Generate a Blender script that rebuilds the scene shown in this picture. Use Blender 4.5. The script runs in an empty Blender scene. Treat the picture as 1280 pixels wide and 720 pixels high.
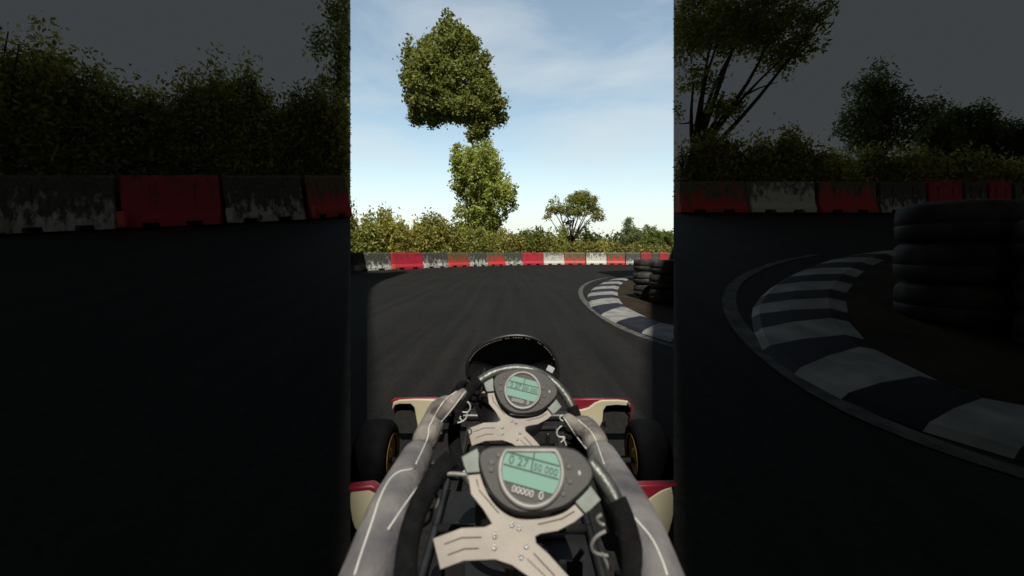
import bpy, bmesh, math, random
import numpy as np
from mathutils import Vector, Matrix, noise
R = math.radians
random.seed(7)
rng = np.random.default_rng(11)
scene = bpy.context.scene
C = scene.collection
H = 1.0            # eye height of the kart driver
F = 500.0; HY = 316.0
EDGE = 0.404       # the banked aprons flank the level lane
SLOPE = 0.191
ZM = 1280/404.0

def P(px, py, Y):                    # a point at depth Y in front of the driver's eye
    return Vector(((px-640)/F*Y, Y, H-(py-HY)/F*Y))
def GX(px, Y): return (px-640)/F*Y
def G(px, py):
    Y = F/(py-HY); return Vector((GX(px, Y), Y, 0))

# ------------------------------------------------------------------ materials
def newmat(name):
    m = bpy.data.materials.new(name); m.use_nodes = True
    nt = m.node_tree; b = nt.nodes['Principled BSDF']
    return m, nt, b
def N(nt, t, **kw):
    n = nt.nodes.new(t)
    for k, v in kw.items(): setattr(n, k, v)
    return n
def noisy(name, c1, c2, scale=8, rough=.6, metal=0, bump=0, detail=6, coord='Object', lo=.35, hi=.65, spec=.5, bscale=None):
    m, nt, b = newmat(name)
    tc = N(nt, 'ShaderNodeTexCoord'); no = N(nt, 'ShaderNodeTexNoise')
    no.inputs['Scale'].default_value = scale; no.inputs['Detail'].default_value = detail
    nt.links.new(tc.outputs[coord], no.inputs['Vector'])
    r = N(nt, 'ShaderNodeValToRGB'); r.color_ramp.elements[0].position = lo; r.color_ramp.elements[1].position = hi
    r.color_ramp.elements[0].color = (*c1, 1); r.color_ramp.elements[1].color = (*c2, 1)
    nt.links.new(no.outputs['Fac'], r.inputs['Fac']); nt.links.new(r.outputs['Color'], b.inputs['Base Color'])
    b.inputs['Roughness'].default_value = rough; b.inputs['Metallic'].default_value = metal
    b.inputs['Specular IOR Level'].default_value = spec
    if bump:
        n2 = N(nt, 'ShaderNodeTexNoise'); n2.inputs['Scale'].default_value = bscale or scale*4; n2.inputs['Detail'].default_value = 4
        nt.links.new(tc.outputs[coord], n2.inputs['Vector'])
        bp = N(nt, 'ShaderNodeBump'); bp.inputs['Strength'].default_value = bump; bp.inputs['Distance'].default_value = .01
        nt.links.new(n2.outputs['Fac'], bp.inputs['Height']); nt.links.new(bp.outputs['Normal'], b.inputs['Normal'])
    return m

def asphalt(name):
    m, nt, b = newmat(name)
    tc = N(nt, 'ShaderNodeTexCoord')
    def nz(s, d=5):
        n = N(nt, 'ShaderNodeTexNoise'); n.inputs['Scale'].default_value = s; n.inputs['Detail'].default_value = d
        nt.links.new(tc.outputs['Object'], n.inputs['Vector']); return n
    big, fine, patch = nz(.5), nz(90, 3), nz(5)
    r = N(nt, 'ShaderNodeValToRGB'); e = r.color_ramp.elements
    e[0].position = .3; e[1].position = .72
    e[0].color = (.0095, .0095, .0092, 1); e[1].color = (.0215, .0208, .0192, 1)
    mix = N(nt, 'ShaderNodeMix', data_type='FLOAT'); mix.inputs[0].default_value = .45
    nt.links.new(big.outputs['Fac'], mix.inputs[2]); nt.links.new(fine.outputs['Fac'], mix.inputs[3])
    mx2 = N(nt, 'ShaderNodeMix', data_type='FLOAT'); mx2.inputs[0].default_value = .3
    nt.links.new(mix.outputs[0], mx2.inputs[2]); nt.links.new(patch.outputs['Fac'], mx2.inputs[3])
    nt.links.new(mx2.outputs[0], r.inputs['Fac'])
    vor = N(nt, 'ShaderNodeTexVoronoi'); vor.inputs['Scale'].default_value = 26
    nt.links.new(tc.outputs['Object'], vor.inputs['Vector'])
    sp = N(nt, 'ShaderNodeMath', operation='LESS_THAN'); sp.inputs[1].default_value = .07
    nt.links.new(vor.outputs['Distance'], sp.inputs[0])
    thr = N(nt, 'ShaderNodeMath', operation='GREATER_THAN'); thr.inputs[1].default_value = .56
    nt.links.new(patch.outputs['Fac'], thr.inputs[0])
    ml = N(nt, 'ShaderNodeMath', operation='MULTIPLY'); nt.links.new(sp.outputs[0], ml.inputs[0]); nt.links.new(thr.outputs[0], ml.inputs[1])
    mpp = N(nt, 'ShaderNodeMapping'); mpp.inputs['Scale'].default_value = (5.5, .16, 1); mpp.inputs['Rotation'].default_value = (0, 0, -.22)
    nt.links.new(tc.outputs['Object'], mpp.inputs[0])
    ru = N(nt, 'ShaderNodeTexNoise'); ru.inputs['Scale'].default_value = 1.0; ru.inputs['Detail'].default_value = 5; ru.inputs['Distortion'].default_value = .3
    nt.links.new(mpp.outputs[0], ru.inputs['Vector'])
    rr = N(nt, 'ShaderNodeMapRange'); rr.inputs['From Min'].default_value = .35; rr.inputs['From Max'].default_value = .62; rr.inputs['To Min'].default_value = .72; rr.inputs['To Max'].default_value = 1.1
    nt.links.new(ru.outputs['Fac'], rr.inputs[0])
    gr_ = N(nt, 'ShaderNodeMapRange'); gr_.inputs['From Min'].default_value = .3; gr_.inputs['From Max'].default_value = .7; gr_.inputs['To Min'].default_value = .7; gr_.inputs['To Max'].default_value = 1.35
    grn = nz(38, 6); nt.links.new(grn.outputs['Fac'], gr_.inputs[0])
    pm_ = N(nt, 'ShaderNodeMath', operation='MULTIPLY'); nt.links.new(rr.outputs[0], pm_.inputs[0]); nt.links.new(gr_.outputs[0], pm_.inputs[1])
    rs = N(nt, 'ShaderNodeVectorMath', operation='SCALE'); nt.links.new(r.outputs['Color'], rs.inputs[0]); nt.links.new(pm_.outputs[0], rs.inputs['Scale'])
    cm = N(nt, 'ShaderNodeMix', data_type='RGBA'); cm.inputs[7].default_value = (.06, .058, .052, 1)
    nt.links.new(ml.outputs[0], cm.inputs[0]); nt.links.new(rs.outputs[0], cm.inputs[6])
    nt.links.new(cm.outputs[2], b.inputs['Base Color'])
    b.inputs['Roughness'].default_value = .9; b.inputs['Specular IOR Level'].default_value = .12
    bp = N(nt, 'ShaderNodeBump'); bp.inputs['Strength'].default_value = .5; bp.inputs['Distance'].default_value = .004
    nt.links.new(fine.outputs['Fac'], bp.inputs['Height']); nt.links.new(bp.outputs['Normal'], b.inputs['Normal'])
    return m

def leafmat(name, cols, transl=.5):
    m, nt, b = newmat(name)
    g = N(nt, 'ShaderNodeNewGeometry'); r = N(nt, 'ShaderNodeValToRGB')
    while len(r.color_ramp.elements) < len(cols): r.color_ramp.elements.new(.5)
    for i, c in enumerate(cols):
        r.color_ramp.elements[i].position = i/(len(cols)-1); r.color_ramp.elements[i].color = (*c, 1)
    nt.links.new(g.outputs['Random Per Island'], r.inputs['Fac'])
    oi = N(nt, 'ShaderNodeObjectInfo'); mr = N(nt, 'ShaderNodeMapRange'); mr.inputs['To Min'].default_value = .85; mr.inputs['To Max'].default_value = 1.6
    nt.links.new(oi.outputs['Random'], mr.inputs[0])
    sc = N(nt, 'ShaderNodeVectorMath', operation='SCALE'); nt.links.new(r.outputs['Color'], sc.inputs[0]); nt.links.new(mr.outputs[0], sc.inputs['Scale'])
    nt.links.new(sc.outputs[0], b.inputs['Base Color'])
    b.inputs['Roughness'].default_value = .65; b.inputs['Specular IOR Level'].default_value = .2
    tr = N(nt, 'ShaderNodeBsdfTranslucent'); nt.links.new(sc.outputs[0], tr.inputs['Color'])
    ms = N(nt, 'ShaderNodeMixShader'); ms.inputs[0].default_value = transl
    nt.links.new(b.outputs[0], ms.inputs[1]); nt.links.new(tr.outputs[0], ms.inputs[2])
    nt.links.new(ms.outputs[0], nt.nodes['Material Output'].inputs['Surface'])
    return m

def barrier_mat(name, base, stain, top, amount, nsc=5):
    # plastic with algae and grime that starts at the top edge and runs down in ragged patches
    m, nt, b = newmat(name)
    tc = N(nt, 'ShaderNodeTexCoord'); sx = N(nt, 'ShaderNodeSeparateXYZ'); nt.links.new(tc.outputs['Object'], sx.inputs[0])
    oi = N(nt, 'ShaderNodeObjectInfo'); va = N(nt, 'ShaderNodeVectorMath', operation='ADD')
    mm = N(nt, 'ShaderNodeVectorMath', operation='SCALE'); mm.inputs[0].default_value = (37, 19, 5)
    nt.links.new(oi.outputs['Random'], mm.inputs['Scale']); nt.links.new(mm.outputs[0], va.inputs[1])
    sc = N(nt, 'ShaderNodeVectorMath', operation='MULTIPLY'); sc.inputs[1].default_value = (1, 1, .55)
    nt.links.new(tc.outputs['Object'], sc.inputs[0]); nt.links.new(sc.outputs[0], va.inputs[0])
    no = N(nt, 'ShaderNodeTexNoise'); no.inputs['Scale'].default_value = nsc; no.inputs['Detail'].default_value = 7; no.inputs['Roughness'].default_value = .62
    nt.links.new(va.outputs[0], no.inputs['Vector'])
    a = N(nt, 'ShaderNodeMath', operation='MULTIPLY_ADD'); a.inputs[1].default_value = .8; a.inputs[2].default_value = -top
    nt.links.new(sx.outputs['Z'], a.inputs[0])
    s = N(nt, 'ShaderNodeMath', operation='MULTIPLY_ADD'); s.inputs[1].default_value = 2.2
    nt.links.new(no.outputs['Fac'], s.inputs[0]); nt.links.new(a.outputs[0], s.inputs[2])
    r = N(nt, 'ShaderNodeValToRGB'); r.color_ramp.elements[0].position = max(0, .80-amount*.5); r.color_ramp.elements[1].position = min(1, 1.12-amount*.5)
    r.color_ramp.elements[0].color = (0, 0, 0, 1); r.color_ramp.elements[1].color = (1, 1, 1, 1)
    nt.links.new(s.outputs[0], r.inputs['Fac'])
    n2 = N(nt, 'ShaderNodeTexNoise'); n2.inputs['Scale'].default_value = 22; n2.inputs['Detail'].default_value = 5
    nt.links.new(va.outputs[0], n2.inputs['Vector'])
    sr = N(nt, 'ShaderNodeValToRGB'); sr.color_ramp.elements[0].position = .35; sr.color_ramp.elements[1].position = .65
    sr.color_ramp.elements[0].color = (*[v*.6 for v in stain], 1); sr.color_ramp.elements[1].color = (*[v*1.35 for v in stain], 1)
    nt.links.new(n2.outputs['Fac'], sr.inputs['Fac'])
    cm = N(nt, 'ShaderNodeMix', data_type='RGBA'); cm.inputs[6].default_value = (*base, 1)
    nt.links.new(r.outputs['Color'], cm.inputs[0]); nt.links.new(sr.outputs['Color'], cm.inputs[7])
    nt.links.new(cm.outputs[2], b.inputs['Base Color'])
    b.inputs['Roughness'].default_value = .6
    return m

M = {}
M['asphalt'] = asphalt('asphalt')
M['grass'] = noisy('rough_grass', (.03, .04, .012), (.07, .07, .025), 2, .9, bump=.6, spec=.1)
M['dirt'] = noisy('packed_dirt', (.018, .013, .008), (.04, .029, .017), 3, .95, bump=.6, spec=.1, bscale=40)
M['kerb_white'] = noisy('kerb_white_paint', (.16, .16, .15), (.28, .277, .262), 5, .7, bump=.3, spec=.2)
M['kerb_dark'] = noisy('kerb_navy_paint', (.008, .008, .014), (.014, .014, .022), 6, .7, bump=.3, spec=.2)
M['line'] = noisy('worn_line_paint', (.05, .05, .047), (.115, .113, .106), 9, .8, spec=.1)
M['tyre'] = noisy('old_tyre_rubber', (.016, .016, .0165), (.065, .06, .054), 7, .75, bump=.4, spec=.3)
M['rubber'] = noisy('slick_rubber', (.003, .0033, .004), (.006, .0065, .0075), 9, .95, bump=.2, spec=.04)
M['gold'] = noisy('gold_anodised_rim', (.40, .22, .05), (.52, .30, .08), 20, .45, .35)
M['silver'] = noisy('brushed_rim_metal', (.07, .075, .068), (.15, .155, .14), 30, .42, .5, bump=.15)
M['plate'] = noisy('spoke_plate_alloy', (.215, .19, .158), (.275, .245, .205), 14, .55, .1, bump=.05)
M['clamp'] = noisy('pale_clamp_alloy', (.12, .145, .125), (.19, .22, .195), 25, .6, .1)
M['bolt'] = noisy('bolt_steel', (.12, .12, .12), (.25, .25, .25), 60, .35, .8)
M['grip'] = noisy('suede_grip', (.004, .004, .0045), (.009, .009, .01), 60, .95, bump=.5, spec=.15)
M['housing'] = noisy('display_housing', (.012, .0115, .010), (.026, .024, .0205), 12, .6, bump=.1)
M['bezel'] = noisy('bezel_plastic', (.17, .165, .15), (.26, .25, .235), 30, .5, .2)
M['ink'] = noisy('lcd_ink', (.012, .03, .026), (.02, .045, .04), 20, .6)
M['button'] = noisy('button_rubber', (.05, .05, .046), (.085, .083, .075), 30, .6)
M['blackplastic'] = noisy('black_plastic', (.006, .006, .007), (.016, .015, .015), 7, .38, bump=.1)
M['stitch'] = noisy('pale_stitching', (.16, .13, .09), (.36, .31, .22), 90, .8)
M['cream'] = noisy('cream_bodywork', (.40, .365, .235), (.50, .46, .31), 4, .45, spec=.3)
M['redbody'] = noisy('red_bodywork', (.15, .009, .017), (.24, .013, .028), 5, .45)
M['net'] = noisy('dark_mesh_panel', (.022, .022, .020), (.03, .03, .027), 40, .9, spec=.1)
M['glove'] = noisy('grey_glove_leather', (.075, .07, .07), (.25, .225, .20), 18, .75, bump=.9, spec=.2, bscale=34)
M['piping'] = noisy('white_piping', (.52, .51, .48), (.62, .61, .57), 30, .6)
M['suit'] = noisy('charcoal_suit', (.018, .019, .024), (.032, .033, .04), 20, .85, bump=.4, spec=.15)
M['sleeve'] = noisy('grey_sleeve', (.065, .064, .073), (.20, .188, .182), 9, .8, bump=1.0, spec=.15, bscale=22)
M['helmet'] = noisy('helmet_shell', (.42, .42, .42), (.5, .5, .5), 3, .25)
M['visor'] = noisy('dark_visor', (.008, .008, .01), (.012, .012, .014), 3, .1)
M['steel'] = noisy('frame_steel', (.03, .03, .03), (.07, .07, .07), 9, .4, .7)
M['column'] = noisy('olive_column_paint', (.16, .15, .08), (.24, .22, .13), 9, .5)
M['tray'] = noisy('floor_tray', (.008, .008, .009), (.02, .02, .021), 5, .6, .3)
M['bark'] = noisy('bark', (.030, .024, .016), (.075, .06, .042), 5, .9, bump=.7, spec=.1)
M['sticker'] = noisy('pale_sticker', (.5, .52, .52), (.62, .63, .63), 9, .5)
M['shade_slab'] = noisy('shade_slab_pale', (.55, .57, .6), (.75, .76, .78), .1, 1, spec=0)  # for the added slabs that keep sun off the banks
m, nt, b = newmat('lcd_screen'); b.inputs['Base Color'].default_value = (.165, .29, .235, 1); b.inputs['Roughness'].default_value = .7; b.inputs['Specular IOR Level'].default_value = .15
b.inputs['Emission Color'].default_value = (.40, .75, .62, 1); b.inputs['Emission Strength'].default_value = .06
M['lcd'] = m
M['leaf_tall'] = leafmat('leaf_fresh_green', [(.07, .09, .022), (.13, .165, .038), (.20, .235, .055), (.28, .30, .085)])
M['leaf_bright'] = leafmat('leaf_bright_green', [(.16, .19, .045), (.26, .30, .07), (.36, .40, .10), (.46, .48, .16)], .5)
M['leaf_dark'] = leafmat('leaf_dark_green', [(.08, .11, .03), (.15, .19, .045), (.22, .26, .07)])
M['leaf_olive'] = leafmat('leaf_olive', [(.10, .105, .025), (.24, .24, .055), (.36, .34, .085), (.48, .45, .16)])
M['leaf_broad'] = leafmat('leaf_olive_broad', [(.13, .145, .035), (.25, .27, .065), (.37, .38, .11)])
M['leaf_light'] = leafmat('leaf_greyish', [(.10, .13, .05), (.19, .23, .10), (.30, .33, .16)])
M['b_red'] = barrier_mat('barrier_clean_red', (.47, .025, .048), (.27, .03, .035), .95, .34)
M['b_mossred'] = barrier_mat('barrier_mossy_red', (.58, .045, .045), (.13, .105, .05), .80, .6, 4)
M['b_mossred2'] = barrier_mat('barrier_low_moss_red', (.58, .045, .045), (.12, .10, .055), .88, .6, 4)
M['b_white'] = barrier_mat('barrier_dirty_white', (.50, .50, .46), (.075, .08, .068), .62, .62, 7)
M['b_pale'] = barrier_mat('barrier_pale_white', (.62, .61, .55), (.15, .15, .11), 1.0, .6, 8)
M['foot_red'] = noisy('barrier_foot_orange', (.55, .10, .06), (.65, .14, .09), 8, .6)
M['foot_white'] = noisy('barrier_foot_white', (.5, .47, .4), (.7, .67, .6), 8, .6)

# ------------------------------------------------------------------ object helpers
def obj(name, me, parent=None, mats=(), smooth=False):
    o = bpy.data.objects.new(name, me); C.objects.link(o)
    for mt in mats: me.materials.append(mt if not isinstance(mt, str) else M[mt])
    if smooth: me.polygons.foreach_set('use_smooth', [True]*len(me.polygons))
    if parent: o.parent = parent
    return o
def bm_obj(name, bm, parent=None, mats=(), smooth=False, off=None):
    if off is not None: bmesh.ops.translate(bm, verts=bm.verts, vec=-Vector(off))
    bmesh.ops.recalc_face_normals(bm, faces=bm.faces)
    me = bpy.data.meshes.new(name); bm.to_mesh(me); bm.free()
    return obj(name, me, parent, mats, smooth)
def tag(o, label=None, cat=None, group=None, kind=None):
    if label: o['label'] = label
    if cat: o['category'] = cat
    if group: o['group'] = group
    if kind: o['kind'] = kind
    return o
def empty(name, loc=(0, 0, 0), parent=None):
    o = bpy.data.objects.new(name, None); C.objects.link(o); o.location = loc; o.parent = parent; o.empty_display_size = .2
    return o
def box(bm, c, s, bev=0, rot=None):
    r = bmesh.ops.create_cube(bm, size=1)
    mt = Matrix.Translation(Vector(c)) @ (rot.to_4x4() if rot else Matrix.Identity(4)) @ Matrix.Diagonal((*s, 1))
    bmesh.ops.transform(bm, matrix=mt, verts=r['verts'])
    if bev:
        es = {e for v in r['verts'] for e in v.link_edges}
        bmesh.ops.bevel(bm, geom=list(es), offset=bev, segments=2, affect='EDGES')
def tube(bm, pts, rad, seg=10, caps=True, closed=False):
    pts = [Vector(p) for p in pts]; n = len(pts)
    rads = rad if isinstance(rad, (list, tuple)) else [rad]*n
    rings = []; up = Vector((0, 0, 1))
    prev = None
    for i, p in enumerate(pts):
        if closed: t = pts[(i+1) % n]-pts[i-1]
        else: t = pts[min(i+1, n-1)]-pts[max(i-1, 0)]
        t.normalize()
        if prev is None:
            a = t.cross(up if abs(t.z) < .95 else Vector((1, 0, 0))).normalized()
        else: a = (prev-t*prev.dot(t)).normalized()
        prev = a; b_ = t.cross(a)
        rings.append([bm.verts.new(p+(a*math.cos(2*math.pi*k/seg)+b_*math.sin(2*math.pi*k/seg))*rads[i]) for k in range(seg)])
    for i in range(n if closed else n-1):
        A, B = rings[i], rings[(i+1) % n]
        for k in range(seg): bm.faces.new((A[k], A[(k+1) % seg], B[(k+1) % seg], B[k]))
    if caps and not closed: bm.faces.new(rings[0][::-1]); bm.faces.new(rings[-1])
def lathe(bm, prof, seg=32, axis='x', c=(0, 0, 0)):
    c = Vector(c); rings = []
    for (a, r) in prof:
        ring = []
        for k in range(seg):
            t = 2*math.pi*k/seg
            v = Vector((a, r*math.cos(t), r*math.sin(t))) if axis == 'x' else Vector((r*math.cos(t), r*math.sin(t), a))
            ring.append(bm.verts.new(c+v))
        rings.append(ring)
    for i in range(len(rings)-1):
        for k in range(seg): bm.faces.new((rings[i][k], rings[i][(k+1) % seg], rings[i+1][(k+1) % seg], rings[i+1][k]))
    return rings
def smooth_poly(pts, it=2, closed=True):
    for _ in range(it):
        q = []
        n = len(pts)
        for i in range(n if closed else n-1):
            a, b_ = pts[i], pts[(i+1) % n]
            q.append(tuple(a[k]*.75+b_[k]*.25 for k in range(len(a)))); q.append(tuple(a[k]*.25+b_[k]*.75 for k in range(len(a))))
        if not closed: q = [pts[0]]+q+[pts[-1]]
        pts = q
    return pts
def flat(name, loops, thick, z=0, bevel=.0006):
    # outline with holes, extruded and bevelled: returns a mesh in the XY plane
    cu = bpy.data.curves.new(name, 'CURVE'); cu.dimensions = '2D'; cu.fill_mode = 'BOTH'
    cu.extrude = max(thick/2-bevel, .0001); cu.bevel_depth = bevel; cu.bevel_resolution = 1
    for lp in loops:
        s = cu.splines.new('POLY'); s.points.add(len(lp)-1)
        for i, p in enumerate(lp): s.points[i].co = (p[0], p[1], 0, 1)
        s.use_cyclic_u = True
    t = bpy.data.objects.new('tmp', cu); C.objects.link(t)
    bpy.context.view_layer.update()
    me = bpy.data.meshes.new_from_object(t.evaluated_get(bpy.context.evaluated_depsgraph_get()))
    bpy.data.objects.remove(t); bpy.data.curves.remove(cu)
    me.transform(Matrix.Translation((0, 0, z)))
    me.materials.clear(); me.name = name
    return me
def slot(pts, w):
    L, Rr = [], []
    for i, p in enumerate(pts):
        a = Vector(pts[max(i-1, 0)]); b_ = Vector(pts[min(i+1, len(pts)-1)]); d = (b_-a).normalized(); n = Vector((-d.y, d.x))*w
        L.append(tuple(Vector(p)+n)); Rr.append(tuple(Vector(p)-n))
    return L+Rr[::-1]

# ------------------------------------------------------------------ ground
def sheet(name, polys, z, mat, kind='structure'):
    bm = bmesh.new()
    for poly in polys: bm.faces.new([bm.verts.new((p[0], p[1], p[2] if len(p) > 2 else z)) for p in poly])
    o = bm_obj(name, bm, None, [mat])
    if kind: o['kind'] = kind
    return o
sheet('ground', [[(-600, -400, -.02), (600, -400, -.02), (600, 900, -.02), (-600, 900, -.02)]], 0, 'grass')
sheet('race_track', [[(-26, -40), (26, -40), (26, 0), (26, 31), (13, 35.5), (5, 37.2), (0, 36.5), (-5, 31), (-12, 24.5), (-26, 14)]], 0, 'asphalt')

def bank(side):
    bm = bmesh.new(); s = side
    L = 21.0; W = 44
    def z(y): return max(0, SLOPE*y)
    ys = [0, 1, 2, 4, 7, 11, 15, L]
    top_in = [bm.verts.new((s*EDGE*y, y, z(y)+(.0 if y else .002))) for y in ys]
    top_out = [bm.verts.new((s*W, y, z(y)+.002)) for y in ys]
    bot = [bm.verts.new((s*EDGE*y, y, -.01)) for y in ys]
    bot_out = [bm.verts.new((s*W, y, -.01)) for y in ys]
    for i in range(len(ys)-1):
        bm.faces.new((top_in[i], top_in[i+1], top_out[i+1], top_out[i]))
        bm.faces.new((top_in[i], top_in[i+1], bot[i+1], bot[i]))
        bm.faces.new((top_out[i], top_out[i+1], bot_out[i+1], bot_out[i]))
    bm.faces.new((top_in[-1], top_out[-1], bot_out[-1], bot[-1]))
    bm.faces.new((top_in[0], top_out[0], bot_out[0], bot[0]))
    o = bm_obj('banked_track', bm, None, ['asphalt'])
    o['kind'] = 'structure'
bank(-1); bank(1)
# grass strip on each bank behind the barriers
for s in (-1, 1):
    y0 = 11.3 if s > 0 else 8.2
    ys = [y0+3.3 if s < 0 else y0, 14.5, 20.9]
    poly = [(s*(EDGE*max(ys[0], y0)+.05), max(ys[0], y0), SLOPE*max(ys[0], y0)+.012), (s*(EDGE*20.9+.05), 20.9, SLOPE*20.9+.012), (s*43, 20.9, SLOPE*20.9+.012), (s*43, y0, SLOPE*y0+.012)]
    if s < 0: poly = [(-4.5, 10.9, SLOPE*10.9+.012), (-8.42, 20.9, SLOPE*20.9+.012), (-43, 20.9, SLOPE*20.9+.012), (-43, 7.2, SLOPE*7.2+.012), (-9.6, 7.4, SLOPE*7.4+.012)]
    sheet('verge', [poly], 0, 'grass')

# ------------------------------------------------------------------ kerb, line, dirt
def lift(p, banked, dz):
    # the same curve of the circuit: on the lane it lies level, on the apron it follows the bank
    x, y = p
    if banked: y = y/ZM; return Vector((x, y, SLOPE*y+dz))
    return Vector((x, y, dz))
def gp(l): return [tuple(G(*q).xy) for q in l]
def resample(pts, n):
    d = [0]
    for i in range(1, len(pts)): d.append(d[-1]+math.dist(pts[i], pts[i-1]))
    out = []
    for k in range(n+1):
        t = d[-1]*k/n; i = 1
        while i < len(d)-1 and d[i] < t: i += 1
        f = (t-d[i-1])/max(1e-9, d[i]-d[i-1]); out.append(tuple(pts[i-1][j]*(1-f)+pts[i][j]*f for j in range(2)))
    return out
pairs = [  # outer and inner corner of each painted block, walking away from the driver
 ((866, 437), (885, 416)), ((838, 428), (866, 412)), ((802, 417), (831, 406)), ((769.5, 404.5), (808, 397.5)), ((751, 394.5), (783, 385)), ((738.5, 385), (779, 381)),
 ((735.5, 378), (773, 374)), ((734.5, 372), (772.5, 370.5)), ((735, 368), (772, 366)), ((738, 364), (772, 362.5)), ((742, 360.2), (774.5, 359)), ((747.5, 356.8), (776, 356.3)),
 ((753, 354), (779, 353.8)), ((759, 351.6), (782.5, 351.5)), ((765, 349.8), (786.5, 349.6)), ((772, 348.2), (790.5, 348)), ((781, 346.9), (796, 346.8)), ((791, 345.7), (802, 345.8))]
lineo = [(880, 447), (842, 433.5), (820, 427), (800, 419.5), (780, 411.5), (762, 402), (748, 393), (736, 383), (728, 373.5), (725, 365.5), (727.5, 358.5), (735, 353.5), (746, 349.6), (760, 347)]
def edging(banked):
    e = 1 if banked else 0
    O = [G(*a).xy for a, b_ in pairs]; I = [G(*b_).xy for a, b_ in pairs]
    bmw = bmesh.new()
    prof = [(0, .004), (.08, .03), (.4, .05), (.8, .05), (1, .012)]
    for i in range(len(pairs)-1):
        sub = 4
        for s_ in range(sub):
            f0, f1 = s_/sub, (s_+1)/sub
            def row(f):
                o_ = O[i].lerp(O[i+1], f); n_ = I[i].lerp(I[i+1], f)
                return [bmw.verts.new(lift(o_.lerp(n_, u), banked, h_)) for u, h_ in prof]
            A, B = row(f0), row(f1)
            for k in range(len(prof)-1):
                fc = bmw.faces.new((A[k], A[k+1], B[k+1], B[k])); fc.material_index = (i+1) % 2
    bmesh.ops.remove_doubles(bmw, verts=bmw.verts, dist=.0005)
    if not banked: trim(bmw)
    o = bm_obj('kerb', bmw, None, ['kerb_white', 'kerb_dark']); o['kind'] = 'structure'
    # painted line
    bml = bmesh.new()
    pl = [Vector(p) for p in resample(smooth_poly(gp(lineo), 2, False), 60)]
    Lr = []
    for i, p in enumerate(pl):
        d = (pl[min(i+1, 60)]-pl[max(i-1, 0)]).normalized(); n_ = Vector((-d.y, d.x))*.055
        Lr.append((bml.verts.new(lift(p+n_, banked, .006)), bml.verts.new(lift(p-n_, banked, .006))))
    for i in range(60): bml.faces.new((Lr[i][0], Lr[i+1][0], Lr[i+1][1], Lr[i][1]))
    if not banked: trim(bml)
    o = bm_obj('painted_line', bml, None, ['line']); o['kind'] = 'structure'
    # dirt infield
    bmd = bmesh.new()
    inn = [Vector(p) for p in I]
    far = [(40, inn[0].y+2.2), (40, 16)]
    ring = [lift(p, banked, .008) for p in inn]
    cx = Vector((9, 8.0))
    for i in range(len(inn)-1):
        a, b_ = inn[i], inn[i+1]
        for k in range(6):
            q = [a.lerp(cx, k/6), b_.lerp(cx, k/6), b_.lerp(cx, (k+1)/6), a.lerp(cx, (k+1)/6)]
            vs = [bmd.verts.new(lift(w, banked, .009+.05*min(1, kk*2.0))) for w, kk in zip(q, (k/6, k/6, (k+1)/6, (k+1)/6))]
            bmd.faces.new(vs)
    bmesh.ops.remove_doubles(bmd, verts=bmd.verts, dist=.0005)
    if not banked: trim(bmd)
    o = bm_obj('dirt_infield', bmd, None, ['dirt']); o['kind'] = 'structure'
def trim(bm):   # the level lane stops at the foot of the bank
    bmesh.ops.bisect_plane(bm, geom=bm.verts[:]+bm.edges[:]+bm.faces[:], plane_co=(0, 0, 0), plane_no=Vector((1, -EDGE, 0)).normalized(), clear_outer=True)
edging(False); edging(True)

# ------------------------------------------------------------------ barriers
def barrier_mesh(h=1.0):
    # 2 m long water filled barrier: sloped faces, forklift notches, rounded top
    bm = bmesh.new()
    xs = [-1, -.97, -.62, -.60, -.28, -.26, .26, .28, .60, .62, .97, 1]
    def prof(x):
        notch = .60 <= abs(x) <= 0 or (.27 < abs(x) < .61)
        zb = .085 if notch else 0
        e = .02 if abs(x) > .98 else 0
        return [(-.24+e, zb), (-.24+e, .14), (-.17+e, .30), (-.13+e, .92), (-.10+e, .985-e), (.10-e, .985-e), (.13-e, .92), (.17-e, .30), (.24-e, .14), (.24-e, zb)]
    rings = [[bm.verts.new((x, a, z_*h)) for a, z_ in prof(x)] for x in xs]
    for i in range(len(xs)-1):
        n = len(rings[i])
        for k in range(n): bm.faces.new((rings[i][k], rings[i][(k+1) % n], rings[i+1][(k+1) % n], rings[i+1][k]))
    bm.faces.new(rings[0]); bm.faces.new(rings[-1])
    for x0 in (-.45, .45):      # moulded vertical ribs
        box(bm, (x0, -.152, .56), (.05, .03, .5), .006); box(bm, (x0, .152, .56), (.05, .03, .5), .006)
    bmesh.ops.recalc_face_normals(bm, faces=bm.faces)
    me = bpy.data.meshes.new('barrier'); bm.to_mesh(me); bm.free(); return me
bar_src = {}
for k in ('b_red', 'b_mossred', 'b_mossred2', 'b_white', 'b_pale'):
    me = barrier_mesh(); me.materials.append(M[k]); bar_src[k] = me
foot_src = {}
for k in ('foot_red', 'foot_white'):
    bm = bmesh.new(); box(bm, (-.93, -.30, .15), (.17, .15, .29), .02)
    me = bpy.data.meshes.new('foot'); bm.to_mesh(me); bm.free(); me.materials.append(M[k]); foot_src[k] = me
def barrier(x0, y0, x1, y1, z0, z1, mat, foot, label, h=1.02, grp=None):
    a = Vector((x0, y0, z0)); b_ = Vector((x1, y1, z1)); d = b_-a
    o = bpy.data.objects.new('track_barrier', bar_src[mat]); C.objects.link(o)
    o.location = (a+b_)/2; o.rotation_euler = (0, -math.atan2(d.z, d.xy.length), math.atan2(d.y, d.x))
    L = d.length-.05
    o.scale = (L/2, 1, h)
    tag(o, label, 'barrier', grp)
    if foot:
        f = bpy.data.objects.new('connector_foot', foot_src[foot]); C.objects.link(f); f.parent = o
    return o
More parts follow.
